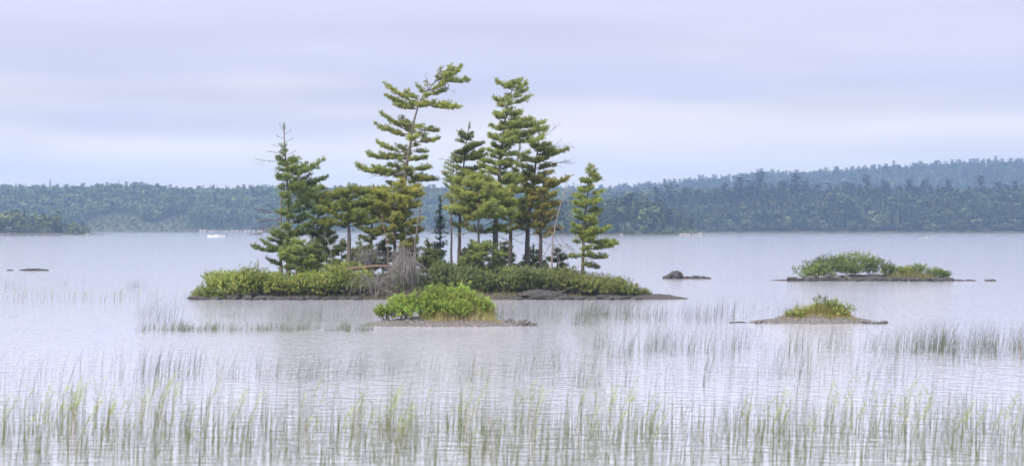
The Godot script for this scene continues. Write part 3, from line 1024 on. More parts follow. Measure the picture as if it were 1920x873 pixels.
	pine("white_pine", "yellow green pine crowding the foot of the windswept pine's trunk", Vector3(-8.35, 0.90, -158.00), [[0.00, 0.00], [0.08, 3.81], [0.15, 5.32], [0.26, 6.75]], 0.18, [[2.87, 0.17, 2.09], [3.62, 0.94, 2.26], [4.56, 1.73, 2.41], [5.50, 1.97, 2.24], [6.26, 1.84, 1.92], [6.75, 0.94, 0.75]], [], [[2.68, 1.90, -0.38, 6.00]], {color = Color(0.265, 0.278, 0.062), whorl = 6, gap = 0.42, rise = 0.1, from = 0.35})
	pine("spruce_tree", "narrow dark little spruce standing between the pine clumps", Vector3(-5.27, 0.95, -164.00), [[0.00, 0.00], [0.00, 3.75], [0.00, 6.18]], 0.08, [[1.61, 0.51, 0.51], [2.58, 0.66, 0.66], [3.95, 0.51, 0.51], [5.12, 0.31, 0.31], [6.10, 0.10, 0.10]], [], [], {color = Color(0.08, 0.11, 0.055), whorl = 5, gap = 0.34, rise = -0.12, tuft = 0.7, from = 0.15, dens = 0.6})
	pine("young_pine", "low spreading pine bough under the tall pine clump", Vector3(-2.21, 0.85, -155.00), [[0.00, 0.00], [0.18, 2.39], [0.44, 3.05]], 0.06, [[1.65, 1.53, 1.72], [2.32, 1.29, 1.11], [2.94, 0.58, 0.52]], [[2.39, 1.66, -0.44], [2.02, -1.56, -0.44]], [], {color = Color(0.192, 0.244, 0.070), whorl = 4, gap = 0.3, dens = 0.8})
	pine("young_pine", "bushy young pine below the dead topped conifer", Vector3(-14.81, 0.80, -154.00), [[0.00, 0.00], [0.00, 2.45], [-0.07, 3.26]], 0.06, [[1.17, 1.32, 1.32], [1.72, 1.25, 1.25], [2.45, 0.95, 0.95], [3.11, 0.23, 0.28]], [], [], {color = Color(0.192, 0.244, 0.070), whorl = 5, gap = 0.32})
	pine("young_pine", "young pine in the gap right of the broad low pine", Vector3(-13.26, 0.90, -160.00), [[0.00, 0.00], [0.00, 3.05], [0.00, 4.00]], 0.06, [[2.10, 1.03, 1.07], [3.05, 0.76, 0.69], [3.81, 0.23, 0.23]], [], [], {color = Color(0.155, 0.192, 0.052), whorl = 4, gap = 0.4})
	pine("white_pine", "pine crown filling the gap right of the dead topped conifer", Vector3(-14.19, 0.90, -162.00), [[0.00, 0.00], [0.08, 3.81], [0.23, 5.74], [0.31, 7.09]], 0.16, [[3.23, 0.91, 1.09], [4.19, 1.27, 1.36], [5.35, 1.24, 1.34], [6.31, 0.92, 1.12], [6.89, 0.30, 0.32]], [], [[2.84, -0.71, -0.39, 5.00]], {color = Color(0.151, 0.204, 0.060), whorl = 5, gap = 0.5, rise = 0.15})
	pine("white_pine", "olive pine behind the broad low pine's right side", Vector3(-10.35, 0.95, -164.00), [[0.00, 0.00], [0.04, 3.75], [0.12, 5.32], [0.20, 6.96]], 0.16, [[3.05, 1.09, 1.65], [4.15, 1.43, 1.89], [5.32, 1.68, 1.84], [6.29, 1.22, 1.40], [6.80, 0.38, 0.48]], [], [[2.78, -0.81, -0.39, 5.00]], {color = Color(0.202, 0.228, 0.060), whorl = 5, gap = 0.5, rise = 0.1})
	pine("white_pine", "spreading pine with layered light green boughs left of the tall pine's trunk", Vector3(-2.36, 0.90, -155.00), [[0.00, 0.00], [0.04, 3.82], [0.07, 6.03], [0.15, 7.95]], 0.14, [[4.48, 1.56, 2.13], [5.11, 2.05, 2.60], [5.85, 2.29, 2.36], [6.58, 2.09, 1.90], [7.21, 1.37, 1.32], [7.80, 0.36, 0.45]], [[5.11, 2.49, -0.26], [5.48, -2.35, -0.48]], [[4.00, -1.37, -0.55, 6.00], [3.82, 1.22, -0.55, 5.00]], {color = Color(0.233, 0.270, 0.072), whorl = 5, gap = 0.5, rise = 0.08})
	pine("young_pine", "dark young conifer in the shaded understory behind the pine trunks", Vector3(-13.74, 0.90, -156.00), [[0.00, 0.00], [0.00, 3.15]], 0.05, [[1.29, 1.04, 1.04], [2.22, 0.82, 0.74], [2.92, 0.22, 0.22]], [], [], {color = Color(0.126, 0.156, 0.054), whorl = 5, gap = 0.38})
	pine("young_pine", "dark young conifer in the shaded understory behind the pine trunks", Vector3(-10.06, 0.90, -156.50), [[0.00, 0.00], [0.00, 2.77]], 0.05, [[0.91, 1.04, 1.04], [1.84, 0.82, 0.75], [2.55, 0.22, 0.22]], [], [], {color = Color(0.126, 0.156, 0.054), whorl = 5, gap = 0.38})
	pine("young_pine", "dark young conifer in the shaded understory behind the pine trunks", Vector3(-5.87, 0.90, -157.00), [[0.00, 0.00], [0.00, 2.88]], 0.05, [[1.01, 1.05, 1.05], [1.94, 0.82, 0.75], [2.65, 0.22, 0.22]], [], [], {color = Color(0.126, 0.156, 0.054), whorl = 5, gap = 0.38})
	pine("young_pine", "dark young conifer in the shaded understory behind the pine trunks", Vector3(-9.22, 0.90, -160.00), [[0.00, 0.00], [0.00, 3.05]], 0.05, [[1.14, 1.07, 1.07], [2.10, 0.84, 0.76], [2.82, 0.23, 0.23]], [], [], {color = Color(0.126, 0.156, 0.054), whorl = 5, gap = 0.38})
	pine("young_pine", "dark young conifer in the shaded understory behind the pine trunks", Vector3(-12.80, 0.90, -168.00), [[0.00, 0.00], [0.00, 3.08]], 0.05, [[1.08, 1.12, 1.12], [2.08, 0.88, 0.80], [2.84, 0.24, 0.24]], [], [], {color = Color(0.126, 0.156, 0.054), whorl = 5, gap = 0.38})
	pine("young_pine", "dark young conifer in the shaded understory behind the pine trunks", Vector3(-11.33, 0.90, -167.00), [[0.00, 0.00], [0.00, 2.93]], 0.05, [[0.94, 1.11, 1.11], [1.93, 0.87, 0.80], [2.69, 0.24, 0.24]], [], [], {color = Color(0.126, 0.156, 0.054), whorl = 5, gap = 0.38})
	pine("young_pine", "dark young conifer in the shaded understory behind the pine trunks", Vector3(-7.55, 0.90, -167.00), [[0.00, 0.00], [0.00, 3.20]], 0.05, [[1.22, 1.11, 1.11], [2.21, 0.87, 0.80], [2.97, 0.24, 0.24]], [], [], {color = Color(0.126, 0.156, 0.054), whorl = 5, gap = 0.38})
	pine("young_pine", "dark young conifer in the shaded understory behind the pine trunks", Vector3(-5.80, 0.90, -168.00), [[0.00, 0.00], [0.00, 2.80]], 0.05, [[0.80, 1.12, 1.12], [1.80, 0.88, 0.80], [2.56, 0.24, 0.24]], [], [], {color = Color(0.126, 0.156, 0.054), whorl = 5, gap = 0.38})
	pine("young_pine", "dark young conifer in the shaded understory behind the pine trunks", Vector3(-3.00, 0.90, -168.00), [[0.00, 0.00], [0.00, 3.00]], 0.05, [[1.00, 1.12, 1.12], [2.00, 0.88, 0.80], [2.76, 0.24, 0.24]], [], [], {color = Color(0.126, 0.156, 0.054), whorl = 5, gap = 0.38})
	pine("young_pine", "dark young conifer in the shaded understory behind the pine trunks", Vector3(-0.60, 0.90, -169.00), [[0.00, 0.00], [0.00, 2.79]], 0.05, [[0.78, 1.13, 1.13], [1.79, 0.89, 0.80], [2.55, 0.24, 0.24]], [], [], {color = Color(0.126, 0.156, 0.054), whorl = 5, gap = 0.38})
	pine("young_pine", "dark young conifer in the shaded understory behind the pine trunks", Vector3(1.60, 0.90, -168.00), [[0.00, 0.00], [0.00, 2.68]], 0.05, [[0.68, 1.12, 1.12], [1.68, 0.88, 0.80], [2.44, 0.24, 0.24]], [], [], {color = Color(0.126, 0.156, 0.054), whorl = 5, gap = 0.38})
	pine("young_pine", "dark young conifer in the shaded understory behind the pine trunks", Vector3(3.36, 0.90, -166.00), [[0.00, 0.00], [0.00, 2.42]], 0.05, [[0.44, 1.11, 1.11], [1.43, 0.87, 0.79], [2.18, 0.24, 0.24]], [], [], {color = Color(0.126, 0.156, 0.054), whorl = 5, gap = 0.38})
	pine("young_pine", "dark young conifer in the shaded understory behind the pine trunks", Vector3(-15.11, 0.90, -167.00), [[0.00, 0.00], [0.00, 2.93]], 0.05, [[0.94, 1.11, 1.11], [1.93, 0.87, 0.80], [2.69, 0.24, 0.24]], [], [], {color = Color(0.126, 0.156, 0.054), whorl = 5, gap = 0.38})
	pine("dead_tree", "grey dead trunk standing behind the dead topped conifer", Vector3(-16.53, 0.85, -160.00), [[0.00, 0.00], [0.00, 4.24], [0.04, 6.91]], 0.17, [], [], [[5.08, -1.50, 0.23, 12.00], [4.62, -1.76, 0.00, 12.00], [4.43, -1.83, -0.95, 14.00], [4.81, -1.30, -0.95, 12.00], [4.24, -0.99, -1.33, 10.00], [5.00, -0.81, 0.57, 8.00]], {color = Color.BLACK, bark = M.dead, deadmat = M.rust})
	pine("dead_tree", "dark dead snag with crooked limbs right of the windswept pine", Vector3(-6.75, 0.85, -154.00), [[0.00, 0.00], [0.07, 3.13], [0.26, 4.23], [0.51, 5.88], [0.81, 6.36]], 0.13, [], [], [[4.23, 1.06, -0.44, 6.00], [4.97, 0.69, 0.55, 5.00], [3.50, -0.72, 0.37, 5.00], [3.68, 0.72, -0.37, 6.00], [4.60, -0.35, 0.55, 5.00]], {color = Color.BLACK})
	pine("dead_tree", "pale leaning dead birch with hanging grey twigs near the right end", Vector3(2.68, 0.80, -154.00), [[0.00, 0.00], [0.11, 3.18], [0.48, 5.02], [1.06, 7.03]], 0.08, [], [], [[5.75, 0.96, 0.73, 8.00], [5.38, 0.77, -0.37, 14.00], [5.02, -0.59, -0.37, 12.00], [4.28, 0.84, -0.73, 16.00], [4.47, -0.66, -0.92, 14.00], [3.55, 0.73, -1.10, 16.00], [3.18, -0.59, -1.10, 14.00], [5.93, -0.19, 0.11, 8.00], [2.82, 0.53, -1.10, 14.00], [6.30, 0.87, 0.84, 6.00], [3.92, 1.28, -1.47, 14.00]], {color = Color.BLACK, bark = M.birch})
	pine("dead_tree", "thin grey dead sapling rising from the fallen log", Vector3(-12.46, 0.85, -153.00), [[0.00, 0.00], [0.11, 2.05], [-0.07, 2.96], [-0.44, 3.50]], 0.05, [], [], [[3.14, -0.46, 0.36, 4.00], [2.59, 0.44, 0.55, 4.00]], {color = Color.BLACK, bark = M.dead})
	pine("dead_tree", "crooked reddish dead stem before the yellow green pine", Vector3(-8.52, 0.85, -153.00), [[0.00, 0.00], [0.04, 2.41], [-0.22, 3.87], [-0.44, 4.96]], 0.07, [], [], [[3.87, -0.55, 0.91, 5.00], [4.23, 0.62, 0.73, 4.00], [3.14, 0.60, 0.36, 4.00]], {color = Color.BLACK, bark = M.rust})
	# fallen trunk with its tangle of dead limbs
	var t := root_of("fallen_tree", Vector3(-11.9, 1.9, -153.2), "reddish brown fallen tree trunk lying across the island's left half", "fallen tree")
	var b := Buf.new()
	b.tube([Vector3(-1.6, -0.75, 0), Vector3(-0.4, -0.1, 0), Vector3(1.2, 0.15, 0.05), Vector3(2.6, 0.3, 0.1), Vector3(3.6, 0.3, 0.15)], [0.2, 0.17, 0.14, 0.12, 0.09], 9)
	part("trunk", b.mesh(M.rust), t)
	b = Buf.new()
	for k in 16:
		var p := Vector3(rf(-0.5, 3.6), rf(0.0, 0.3), rf(-0.1, 0.2))
		twigs(b, p, p + Vector3(rf(-0.4, 0.5), rf(-1.1, 0.4), rf(0.1, 0.6)), 0.025, 5)
	twigs(b, Vector3(3.6, 0.3, 0.15), Vector3(4.6, 0.55, 0.3), 0.06, 4)
	b.tube([Vector3(3.5, 0.25, 0.1), Vector3(4.1, 0.6, 0.2), Vector3(4.9, 0.7, 0.2), Vector3(5.7, 0.45, 0.3), Vector3(6.2, -0.1, 0.4)], [0.07, 0.06, 0.05, 0.035, 0.015], 6)
	b.tube([Vector3(3.6, 0.3, 0.1), Vector3(4.2, -0.1, 0.3), Vector3(5.0, -0.75, 0.5)], [0.06, 0.05, 0.02], 6)
	b.tube([Vector3(3.5, 0.25, 0.1), Vector3(3.7, -0.4, 0.3), Vector3(3.8, -1.0, 0.5)], [0.05, 0.035, 0.015], 5)
	part("limbs", b.mesh(M.dead), t)
	hanging_brush("grey dead brush hanging beside the broad low pine's trunk", Vector3(-9.95, 0.9, -154.0), 1.5, 2.9, 80)
	hanging_brush("large grey dead brush drooping to the water left of the nearest islet", Vector3(-9.3, 0.1, -150.9), 2.8, 2.0, 150)
	hanging_brush("grey dead brush below the windswept pine's right side", Vector3(-6.7, 0.6, -152.0), 3.2, 2.5, 150)
	hanging_brush("tall grey dead brush around the dark snag", Vector3(-7.5, 0.8, -153.3), 2.4, 3.2, 100)
	shrub("leafy yellow green shrub in the thicket on the pine island's left end", "shrubs on the island's left end", Vector3(-21.10, mound_y(isl, -21.10, -151.71) - 0.05, -151.71), 2.16, 1.32, Color(0.215, 0.265, 0.065))
	shrub("leafy yellow green shrub in the thicket on the pine island's left end", "shrubs on the island's left end", Vector3(-20.18, mound_y(isl, -20.18, -151.86) - 0.05, -151.86), 2.91, 1.94, Color(0.215, 0.265, 0.065))
	shrub("leafy yellow green shrub in the thicket on the pine island's left end", "shrubs on the island's left end", Vector3(-18.76, mound_y(isl, -18.76, -151.56) - 0.05, -151.56), 3.32, 2.20, Color(0.215, 0.265, 0.065))
	shrub("leafy yellow green shrub in the thicket on the pine island's left end", "shrubs on the island's left end", Vector3(-17.41, mound_y(isl, -17.41, -152.33) - 0.05, -152.33), 3.34, 2.12, Color(0.215, 0.265, 0.065))
	shrub("leafy yellow green shrub in the thicket on the pine island's left end", "shrubs on the island's left end", Vector3(-15.87, mound_y(isl, -15.87, -152.19) - 0.05, -152.19), 3.08, 1.64, Color(0.215, 0.265, 0.065))
	shrub("leafy yellow green shrub in the thicket on the pine island's left end", "shrubs on the island's left end", Vector3(-14.40, mound_y(isl, -14.40, -151.98) - 0.05, -151.98), 3.08, 1.63, Color(0.215, 0.265, 0.065))
	shrub("leafy yellow green shrub in the thicket on the pine island's left end", "shrubs on the island's left end", Vector3(-12.93, mound_y(isl, -12.93, -151.66) - 0.05, -151.66), 3.32, 1.72, Color(0.215, 0.265, 0.065))
	shrub("leafy yellow green shrub in the thicket on the pine island's left end", "shrubs on the island's left end", Vector3(-11.38, mound_y(isl, -11.38, -151.69) - 0.05, -151.69), 3.32, 2.40, Color(0.215, 0.265, 0.065))
	shrub("leafy yellow green shrub in the thicket on the pine island's left end", "shrubs on the island's left end", Vector3(-10.08, mound_y(isl, -10.08, -152.25) - 0.05, -152.25), 2.50, 1.88, Color(0.215, 0.265, 0.065))
	shrub("leafy yellow green shrub in the thicket on the pine island's left end", "shrubs on the island's left end", Vector3(-19.74, mound_y(isl, -19.74, -155.00) - 0.05, -155.00), 3.54, 1.74, Color(0.215, 0.265, 0.065))
	shrub("leafy yellow green shrub in the thicket on the pine island's left end", "shrubs on the island's left end", Vector3(-18.08, mound_y(isl, -18.08, -155.00) - 0.05, -155.00), 3.54, 1.34, Color(0.215, 0.265, 0.065))
	shrub("leafy yellow green shrub in the thicket on the pine island's left end", "shrubs on the island's left end", Vector3(-16.42, mound_y(isl, -16.42, -155.00) - 0.05, -155.00), 3.10, 1.28, Color(0.215, 0.265, 0.065))
	shrub("leafy yellow green shrub in the thicket on the pine island's left end", "shrubs on the island's left end", Vector3(-11.81, mound_y(isl, -11.81, -155.00) - 0.05, -155.00), 3.54, 1.82, Color(0.215, 0.265, 0.065))
	shrub("leafy yellow green shrub in the thicket on the pine island's left end", "shrubs on the island's left end", Vector3(-13.65, mound_y(isl, -13.65, -155.00) - 0.05, -155.00), 3.54, 1.67, Color(0.215, 0.265, 0.065))
	shrub("grey green shrub below the tall pine clump along the shore", "shrubs below the tall pine clump", Vector3(-4.43, mound_y(isl, -4.43, -152.47) - 0.05, -152.47), 2.67, 2.29, Color(0.15, 0.195, 0.07))
	shrub("grey green shrub below the tall pine clump along the shore", "shrubs below the tall pine clump", Vector3(-3.18, mound_y(isl, -3.18, -151.78) - 0.05, -151.78), 2.91, 1.99, Color(0.15, 0.195, 0.07))
	shrub("grey green shrub below the tall pine clump along the shore", "shrubs below the tall pine clump", Vector3(-1.81, mound_y(isl, -1.81, -152.30) - 0.05, -152.30), 2.92, 1.78, Color(0.15, 0.195, 0.07))
	shrub("grey green shrub below the tall pine clump along the shore", "shrubs below the tall pine clump", Vector3(-0.36, mound_y(isl, -0.36, -151.86) - 0.05, -151.86), 2.91, 1.70, Color(0.15, 0.195, 0.07))
	shrub("grey green shrub below the tall pine clump along the shore", "shrubs below the tall pine clump", Vector3(0.90, mound_y(isl, 0.90, -151.78) - 0.05, -151.78), 2.91, 1.80, Color(0.15, 0.195, 0.07))
	shrub("grey green shrub below the tall pine clump along the shore", "shrubs below the tall pine clump", Vector3(2.18, mound_y(isl, 2.18, -152.48) - 0.05, -152.48), 2.67, 1.54, Color(0.15, 0.195, 0.07))
	shrub("grey green shrub below the tall pine clump along the shore", "shrubs below the tall pine clump", Vector3(-4.63, mound_y(isl, -4.63, -155.50) - 0.05, -155.50), 3.11, 1.63, Color(0.15, 0.195, 0.07))
	shrub("grey green shrub below the tall pine clump along the shore", "shrubs below the tall pine clump", Vector3(-2.96, mound_y(isl, -2.96, -155.50) - 0.05, -155.50), 3.55, 1.80, Color(0.15, 0.195, 0.07))
	shrub("grey green shrub below the tall pine clump along the shore", "shrubs below the tall pine clump", Vector3(-1.11, mound_y(isl, -1.11, -155.50) - 0.05, -155.50), 3.55, 1.53, Color(0.15, 0.195, 0.07))
	shrub("grey green shrub below the tall pine clump along the shore", "shrubs below the tall pine clump", Vector3(0.56, mound_y(isl, 0.56, -155.50) - 0.05, -155.50), 3.55, 1.53, Color(0.15, 0.195, 0.07))
	shrub("grey green shrub below the tall pine clump along the shore", "shrubs below the tall pine clump", Vector3(2.59, mound_y(isl, 2.59, -155.50) - 0.05, -155.50), 3.11, 1.35, Color(0.15, 0.195, 0.07))
	shrub("grey green shrub below the tall pine clump along the shore", "shrubs below the tall pine clump", Vector3(-7.40, mound_y(isl, -7.40, -155.50) - 0.05, -155.50), 3.55, 1.16, Color(0.15, 0.195, 0.07))
	shrub("grey green shrub below the tall pine clump along the shore", "shrubs below the tall pine clump", Vector3(-9.07, mound_y(isl, -9.07, -155.50) - 0.05, -155.50), 3.11, 0.95, Color(0.15, 0.195, 0.07))
	shrub("low olive shrub on the pine island's right end", "shrubs on the island's right end", Vector3(3.44, mound_y(isl, 3.44, -152.20) - 0.05, -152.20), 2.67, 1.59, Color(0.18, 0.21, 0.07))
	shrub("low olive shrub on the pine island's right end", "shrubs on the island's right end", Vector3(4.70, mound_y(isl, 4.70, -151.76) - 0.05, -151.76), 2.49, 1.44, Color(0.18, 0.21, 0.07))
	shrub("low olive shrub on the pine island's right end", "shrubs on the island's right end", Vector3(5.88, mound_y(isl, 5.88, -152.41) - 0.05, -152.41), 2.50, 1.19, Color(0.18, 0.21, 0.07))
	shrub("low olive shrub on the pine island's right end", "shrubs on the island's right end", Vector3(7.04, mound_y(isl, 7.04, -151.65) - 0.05, -151.65), 2.24, 1.27, Color(0.18, 0.21, 0.07))
	shrub("low olive shrub on the pine island's right end", "shrubs on the island's right end", Vector3(8.14, mound_y(isl, 8.14, -151.88) - 0.05, -151.88), 2.00, 1.09, Color(0.18, 0.21, 0.07))
	shrub("low olive shrub on the pine island's right end", "shrubs on the island's right end", Vector3(8.98, mound_y(isl, 8.98, -152.07) - 0.05, -152.07), 1.50, 0.81, Color(0.18, 0.21, 0.07))
	shrub("low olive shrub on the pine island's right end", "shrubs on the island's right end", Vector3(4.06, mound_y(isl, 4.06, -155.00) - 0.05, -155.00), 3.10, 1.56, Color(0.18, 0.21, 0.07))
	shrub("low olive shrub on the pine island's right end", "shrubs on the island's right end", Vector3(5.72, mound_y(isl, 5.72, -155.00) - 0.05, -155.00), 2.83, 1.05, Color(0.18, 0.21, 0.07))
	shrub("low olive shrub on the pine island's right end", "shrubs on the island's right end", Vector3(7.01, mound_y(isl, 7.01, -155.00) - 0.05, -155.00), 2.39, 0.94, Color(0.18, 0.21, 0.07))
	var c := Buf.new()
	for k in 5200:
		var x := rf(-22, 9.5)
		var z := -rf(150.5, 170.5)
		var y := mound_y(isl, x, z)
		if y < 0.3: continue
		c.stamp(SPRIG[k % 5], aim(Vector3(rf(-0.4, 0.4), 1, rf(-0.4, 0.4)), rf(1.0, 2.2), Vector3(x, y + rf(0.0, 0.35), z)), Color(0.10, 0.13, 0.045) * rf(0.6, 1.3))
	tag(part("ground_cover", c.mesh(M.leaf)), "low green undergrowth on the pine island", "undergrowth", "", "stuff")
	grass("shore_grass", "sparse yellow green sedge along the pine island's waterline", isl, -22.5, 9.5, -151.9, -150.2, 900, 0.55, Color(0.2, 0.22, 0.07), Color(0.28, 0.25, 0.10))
	for k in 34:
		boulder("shore_rock", Vector3(-21.5 + 0.9 * k + rf(-0.3, 0.3), rf(-0.02, 0.1), -150.7 + rf(-0.3, 0.3)), Vector3(rf(0.3, 0.75), rf(0.12, 0.26), 0.4), M.darkrock, "dark low rock at the waterline of the pine island", "rock", "waterline rocks of the pine island")
	boulder("shore_boulder", Vector3(1.6, 0.2, -150.8), Vector3(1.3, 0.42, 0.6), M.darkrock, "big black boulder on the shore below the tall pine clump")
	boulder("shore_boulder", Vector3(3.0, 0.15, -150.9), Vector3(0.9, 0.3, 0.5), M.darkrock, "flat dark boulder right of the big black boulder")
	b = Buf.new()
	for k in 9:
		var p := Vector3(rf(-1.2, 1.2), rf(0.2, 0.5), rf(-0.2, 0.2))
		twigs(b, p, p + Vector3(rf(-1, 1), rf(-0.2, 0.5), 0.3), 0.03, 4)
	var o := part("driftwood", b.mesh(M.dead))
	o.position = Vector3(2.2, 0.25, -151.2)
	tag(o, "bleached driftwood on the black boulders below the tall pine clump", "driftwood")


func islets() -> void:
	near_islet = mound("rock_islet", {x = -3.3, z = -111.6, rx = 4.1, rz = 1.9, h = 0.45, wob = 0.2, grain = 1.0, bump = 0.14, e = 2.5}, M.rock, "nearest grey rock islet", 90, 50)
	shrub("bright green rounded shrub on the nearest rock islet", "shrubs on the nearest islet", Vector3(-6.32, mound_y(near_islet, -6.32, -111.60) - 0.05, -111.60), 1.55, 0.80, Color(0.20, 0.29, 0.055))
	shrub("bright green rounded shrub on the nearest rock islet", "shrubs on the nearest islet", Vector3(-5.54, mound_y(near_islet, -5.54, -111.80) - 0.05, -111.80), 1.97, 1.26, Color(0.20, 0.29, 0.055))
	shrub("bright green rounded shrub on the nearest rock islet", "shrubs on the nearest islet", Vector3(-4.53, mound_y(near_islet, -4.53, -112.00) - 0.05, -112.00), 2.27, 1.44, Color(0.20, 0.29, 0.055))
	shrub("bright green rounded shrub on the nearest rock islet", "shrubs on the nearest islet", Vector3(-3.42, mound_y(near_islet, -3.42, -112.20) - 0.05, -112.20), 2.51, 1.65, Color(0.20, 0.29, 0.055))
	shrub("bright green rounded shrub on the nearest rock islet", "shrubs on the nearest islet", Vector3(-2.35, mound_y(near_islet, -2.35, -112.00) - 0.05, -112.00), 2.39, 1.73, Color(0.20, 0.29, 0.055))
	shrub("bright green rounded shrub on the nearest rock islet", "shrubs on the nearest islet", Vector3(-1.52, mound_y(near_islet, -1.52, -111.80) - 0.05, -111.80), 1.49, 1.16, Color(0.20, 0.29, 0.055))
	shrub("bright green rounded shrub on the nearest rock islet", "shrubs on the nearest islet", Vector3(-5.14, mound_y(near_islet, -5.14, -110.80) - 0.05, -110.80), 1.77, 0.80, Color(0.20, 0.29, 0.055))
	shrub("bright green rounded shrub on the nearest rock islet", "shrubs on the nearest islet", Vector3(-3.90, mound_y(near_islet, -3.90, -110.80) - 0.05, -110.80), 2.07, 1.12, Color(0.20, 0.29, 0.055))
	shrub("bright green rounded shrub on the nearest rock islet", "shrubs on the nearest islet", Vector3(-2.77, mound_y(near_islet, -2.77, -110.80) - 0.05, -110.80), 1.89, 0.94, Color(0.20, 0.29, 0.055))
	grass("islet_grass", "tall wind blown green grass on the nearest islet", near_islet, -3.9, -0.9, -112.6, -111.2, 2600, 1.55, Color(0.22, 0.25, 0.08), Color(0.33, 0.30, 0.14))
	grass("islet_grass", "bright grass at the foot of the nearest islet's shrubs", near_islet, -4.6, -0.8, -111.2, -110.5, 1500, 0.65, Color(0.22, 0.27, 0.07), Color(0.34, 0.28, 0.13))
	grass("dry_grass", "dry straw coloured grass on the nearest islet's right side", near_islet, -4.2, -0.5, -111.0, -110.2, 1100, 0.36, Color(0.42, 0.36, 0.22), Color(0.30, 0.29, 0.14))
	for q in [[-0.45, 0.3, 0.2, "left"], [-0.05, 0.36, 0.28, "square"], [0.3, 0.3, 0.14, "low"], [0.62, 0.42, 0.26, "big"], [1.05, 0.3, 0.13, "last"]]:
		boulder("islet_rock", Vector3(q[0], 0.06, -110.9 + rf(-0.2, 0.2)), Vector3(q[1] * 0.75, q[2], 0.3), M.rock, {"left": "grey rock where the nearest islet's dry grass ends", "square": "squarish grey rock on the nearest islet's right tail", "low": "low grey rock between two larger ones on the nearest islet's tail", "big": "largest rock of the nearest islet's right tail", "last": "outermost small rock of the nearest islet's right tail"}[q[3]])
	low_islet = mound("rock_islet", {x = 15.7, z = -114.6, rx = 3.3, rz = 1.7, h = 0.26, wob = 0.3, grain = 0.8, bump = 0.32, e = 2.2}, M.rock, "small low rock islet on the right", 90, 50)
	shrub("pale green shrub amid grass on the small low islet", "shrubs on the small low islet", Vector3(14.49, mound_y(low_islet, 14.49, -114.40) - 0.05, -114.40), 1.20, 0.50, Color(0.20, 0.25, 0.07))
	shrub("pale green shrub amid grass on the small low islet", "shrubs on the small low islet", Vector3(15.28, mound_y(low_islet, 15.28, -114.60) - 0.05, -114.60), 1.32, 0.60, Color(0.20, 0.25, 0.07))
	shrub("pale green shrub amid grass on the small low islet", "shrubs on the small low islet", Vector3(16.18, mound_y(low_islet, 16.18, -114.80) - 0.05, -114.80), 1.62, 1.11, Color(0.20, 0.25, 0.07))
	shrub("pale green shrub amid grass on the small low islet", "shrubs on the small low islet", Vector3(16.77, mound_y(low_islet, 16.77, -114.50) - 0.05, -114.50), 1.20, 0.79, Color(0.20, 0.25, 0.07))
	grass("islet_grass", "yellow green grass mound on the small low islet", low_islet, 14.2, 17.3, -115.3, -114.0, 2600, 0.85, Color(0.22, 0.24, 0.07), Color(0.33, 0.28, 0.12))
	grass("dry_grass", "reddish dry grass fringe on the small low islet", low_islet, 13.6, 17.8, -114.5, -113.5, 900, 0.28, Color(0.36, 0.29, 0.17), Color(0.28, 0.26, 0.12))
	for k in 14:
		boulder("islet_rock", Vector3(12.6 + 0.5 * k + rf(-0.2, 0.2), 0.03, -113.6 + rf(-0.3, 0.3)), Vector3(rf(0.2, 0.5), rf(0.06, 0.14), 0.25), M.rock, "flat rock slab fragment around the small low islet", "rock", "slabs around the small low islet")
	boulder("islet_rock", Vector3(11.5, 0.0, -114.5), Vector3(0.5, 0.06, 0.25), M.darkrock, "thin rock sliver awash left of the small low islet")
	long_islet = mound("rock_islet", {x = 32.6, z = -204.2, rx = 8.3, rz = 2.7, h = 0.5, wob = 0.2, grain = 1.4, bump = 0.2, e = 2.6}, M.darkrock, "long dark rock islet on the right", 110, 50)
	shrub("dense green shrub on the long right islet", "shrubs on the long right islet", Vector3(26.49, mound_y(long_islet, 26.49, -203.00) - 0.05, -203.00), 2.45, 1.20, Color(0.135, 0.19, 0.065))
	shrub("dense green shrub on the long right islet", "shrubs on the long right islet", Vector3(27.78, mound_y(long_islet, 27.78, -204.00) - 0.05, -204.00), 3.13, 1.64, Color(0.135, 0.19, 0.065))
	shrub("dense green shrub on the long right islet", "shrubs on the long right islet", Vector3(29.38, mound_y(long_islet, 29.38, -205.00) - 0.05, -205.00), 3.59, 2.23, Color(0.135, 0.19, 0.065))
	shrub("dense green shrub on the long right islet", "shrubs on the long right islet", Vector3(31.24, mound_y(long_islet, 31.24, -205.00) - 0.05, -205.00), 4.04, 2.33, Color(0.135, 0.19, 0.065))
	shrub("dense green shrub on the long right islet", "shrubs on the long right islet", Vector3(32.91, mound_y(long_islet, 32.91, -204.50) - 0.05, -204.50), 3.36, 1.67, Color(0.135, 0.19, 0.065))
	shrub("dense green shrub on the long right islet", "shrubs on the long right islet", Vector3(34.01, mound_y(long_islet, 34.01, -203.50) - 0.05, -203.50), 2.23, 1.35, Color(0.135, 0.19, 0.065))
	shrub("dense green shrub on the long right islet", "shrubs on the long right islet", Vector3(28.25, mound_y(long_islet, 28.25, -202.80) - 0.05, -202.80), 2.78, 1.27, Color(0.135, 0.19, 0.065))
	shrub("dense green shrub on the long right islet", "shrubs on the long right islet", Vector3(30.90, mound_y(long_islet, 30.90, -202.80) - 0.05, -202.80), 3.33, 1.40, Color(0.135, 0.19, 0.065))
	shrub("dense green shrub on the long right islet", "shrubs on the long right islet", Vector3(35.37, mound_y(long_islet, 35.37, -203.50) - 0.05, -203.50), 2.45, 1.05, Color(0.20, 0.25, 0.06))
	shrub("dense green shrub on the long right islet", "shrubs on the long right islet", Vector3(37.01, mound_y(long_islet, 37.01, -204.00) - 0.05, -204.00), 2.46, 1.21, Color(0.135, 0.19, 0.065))
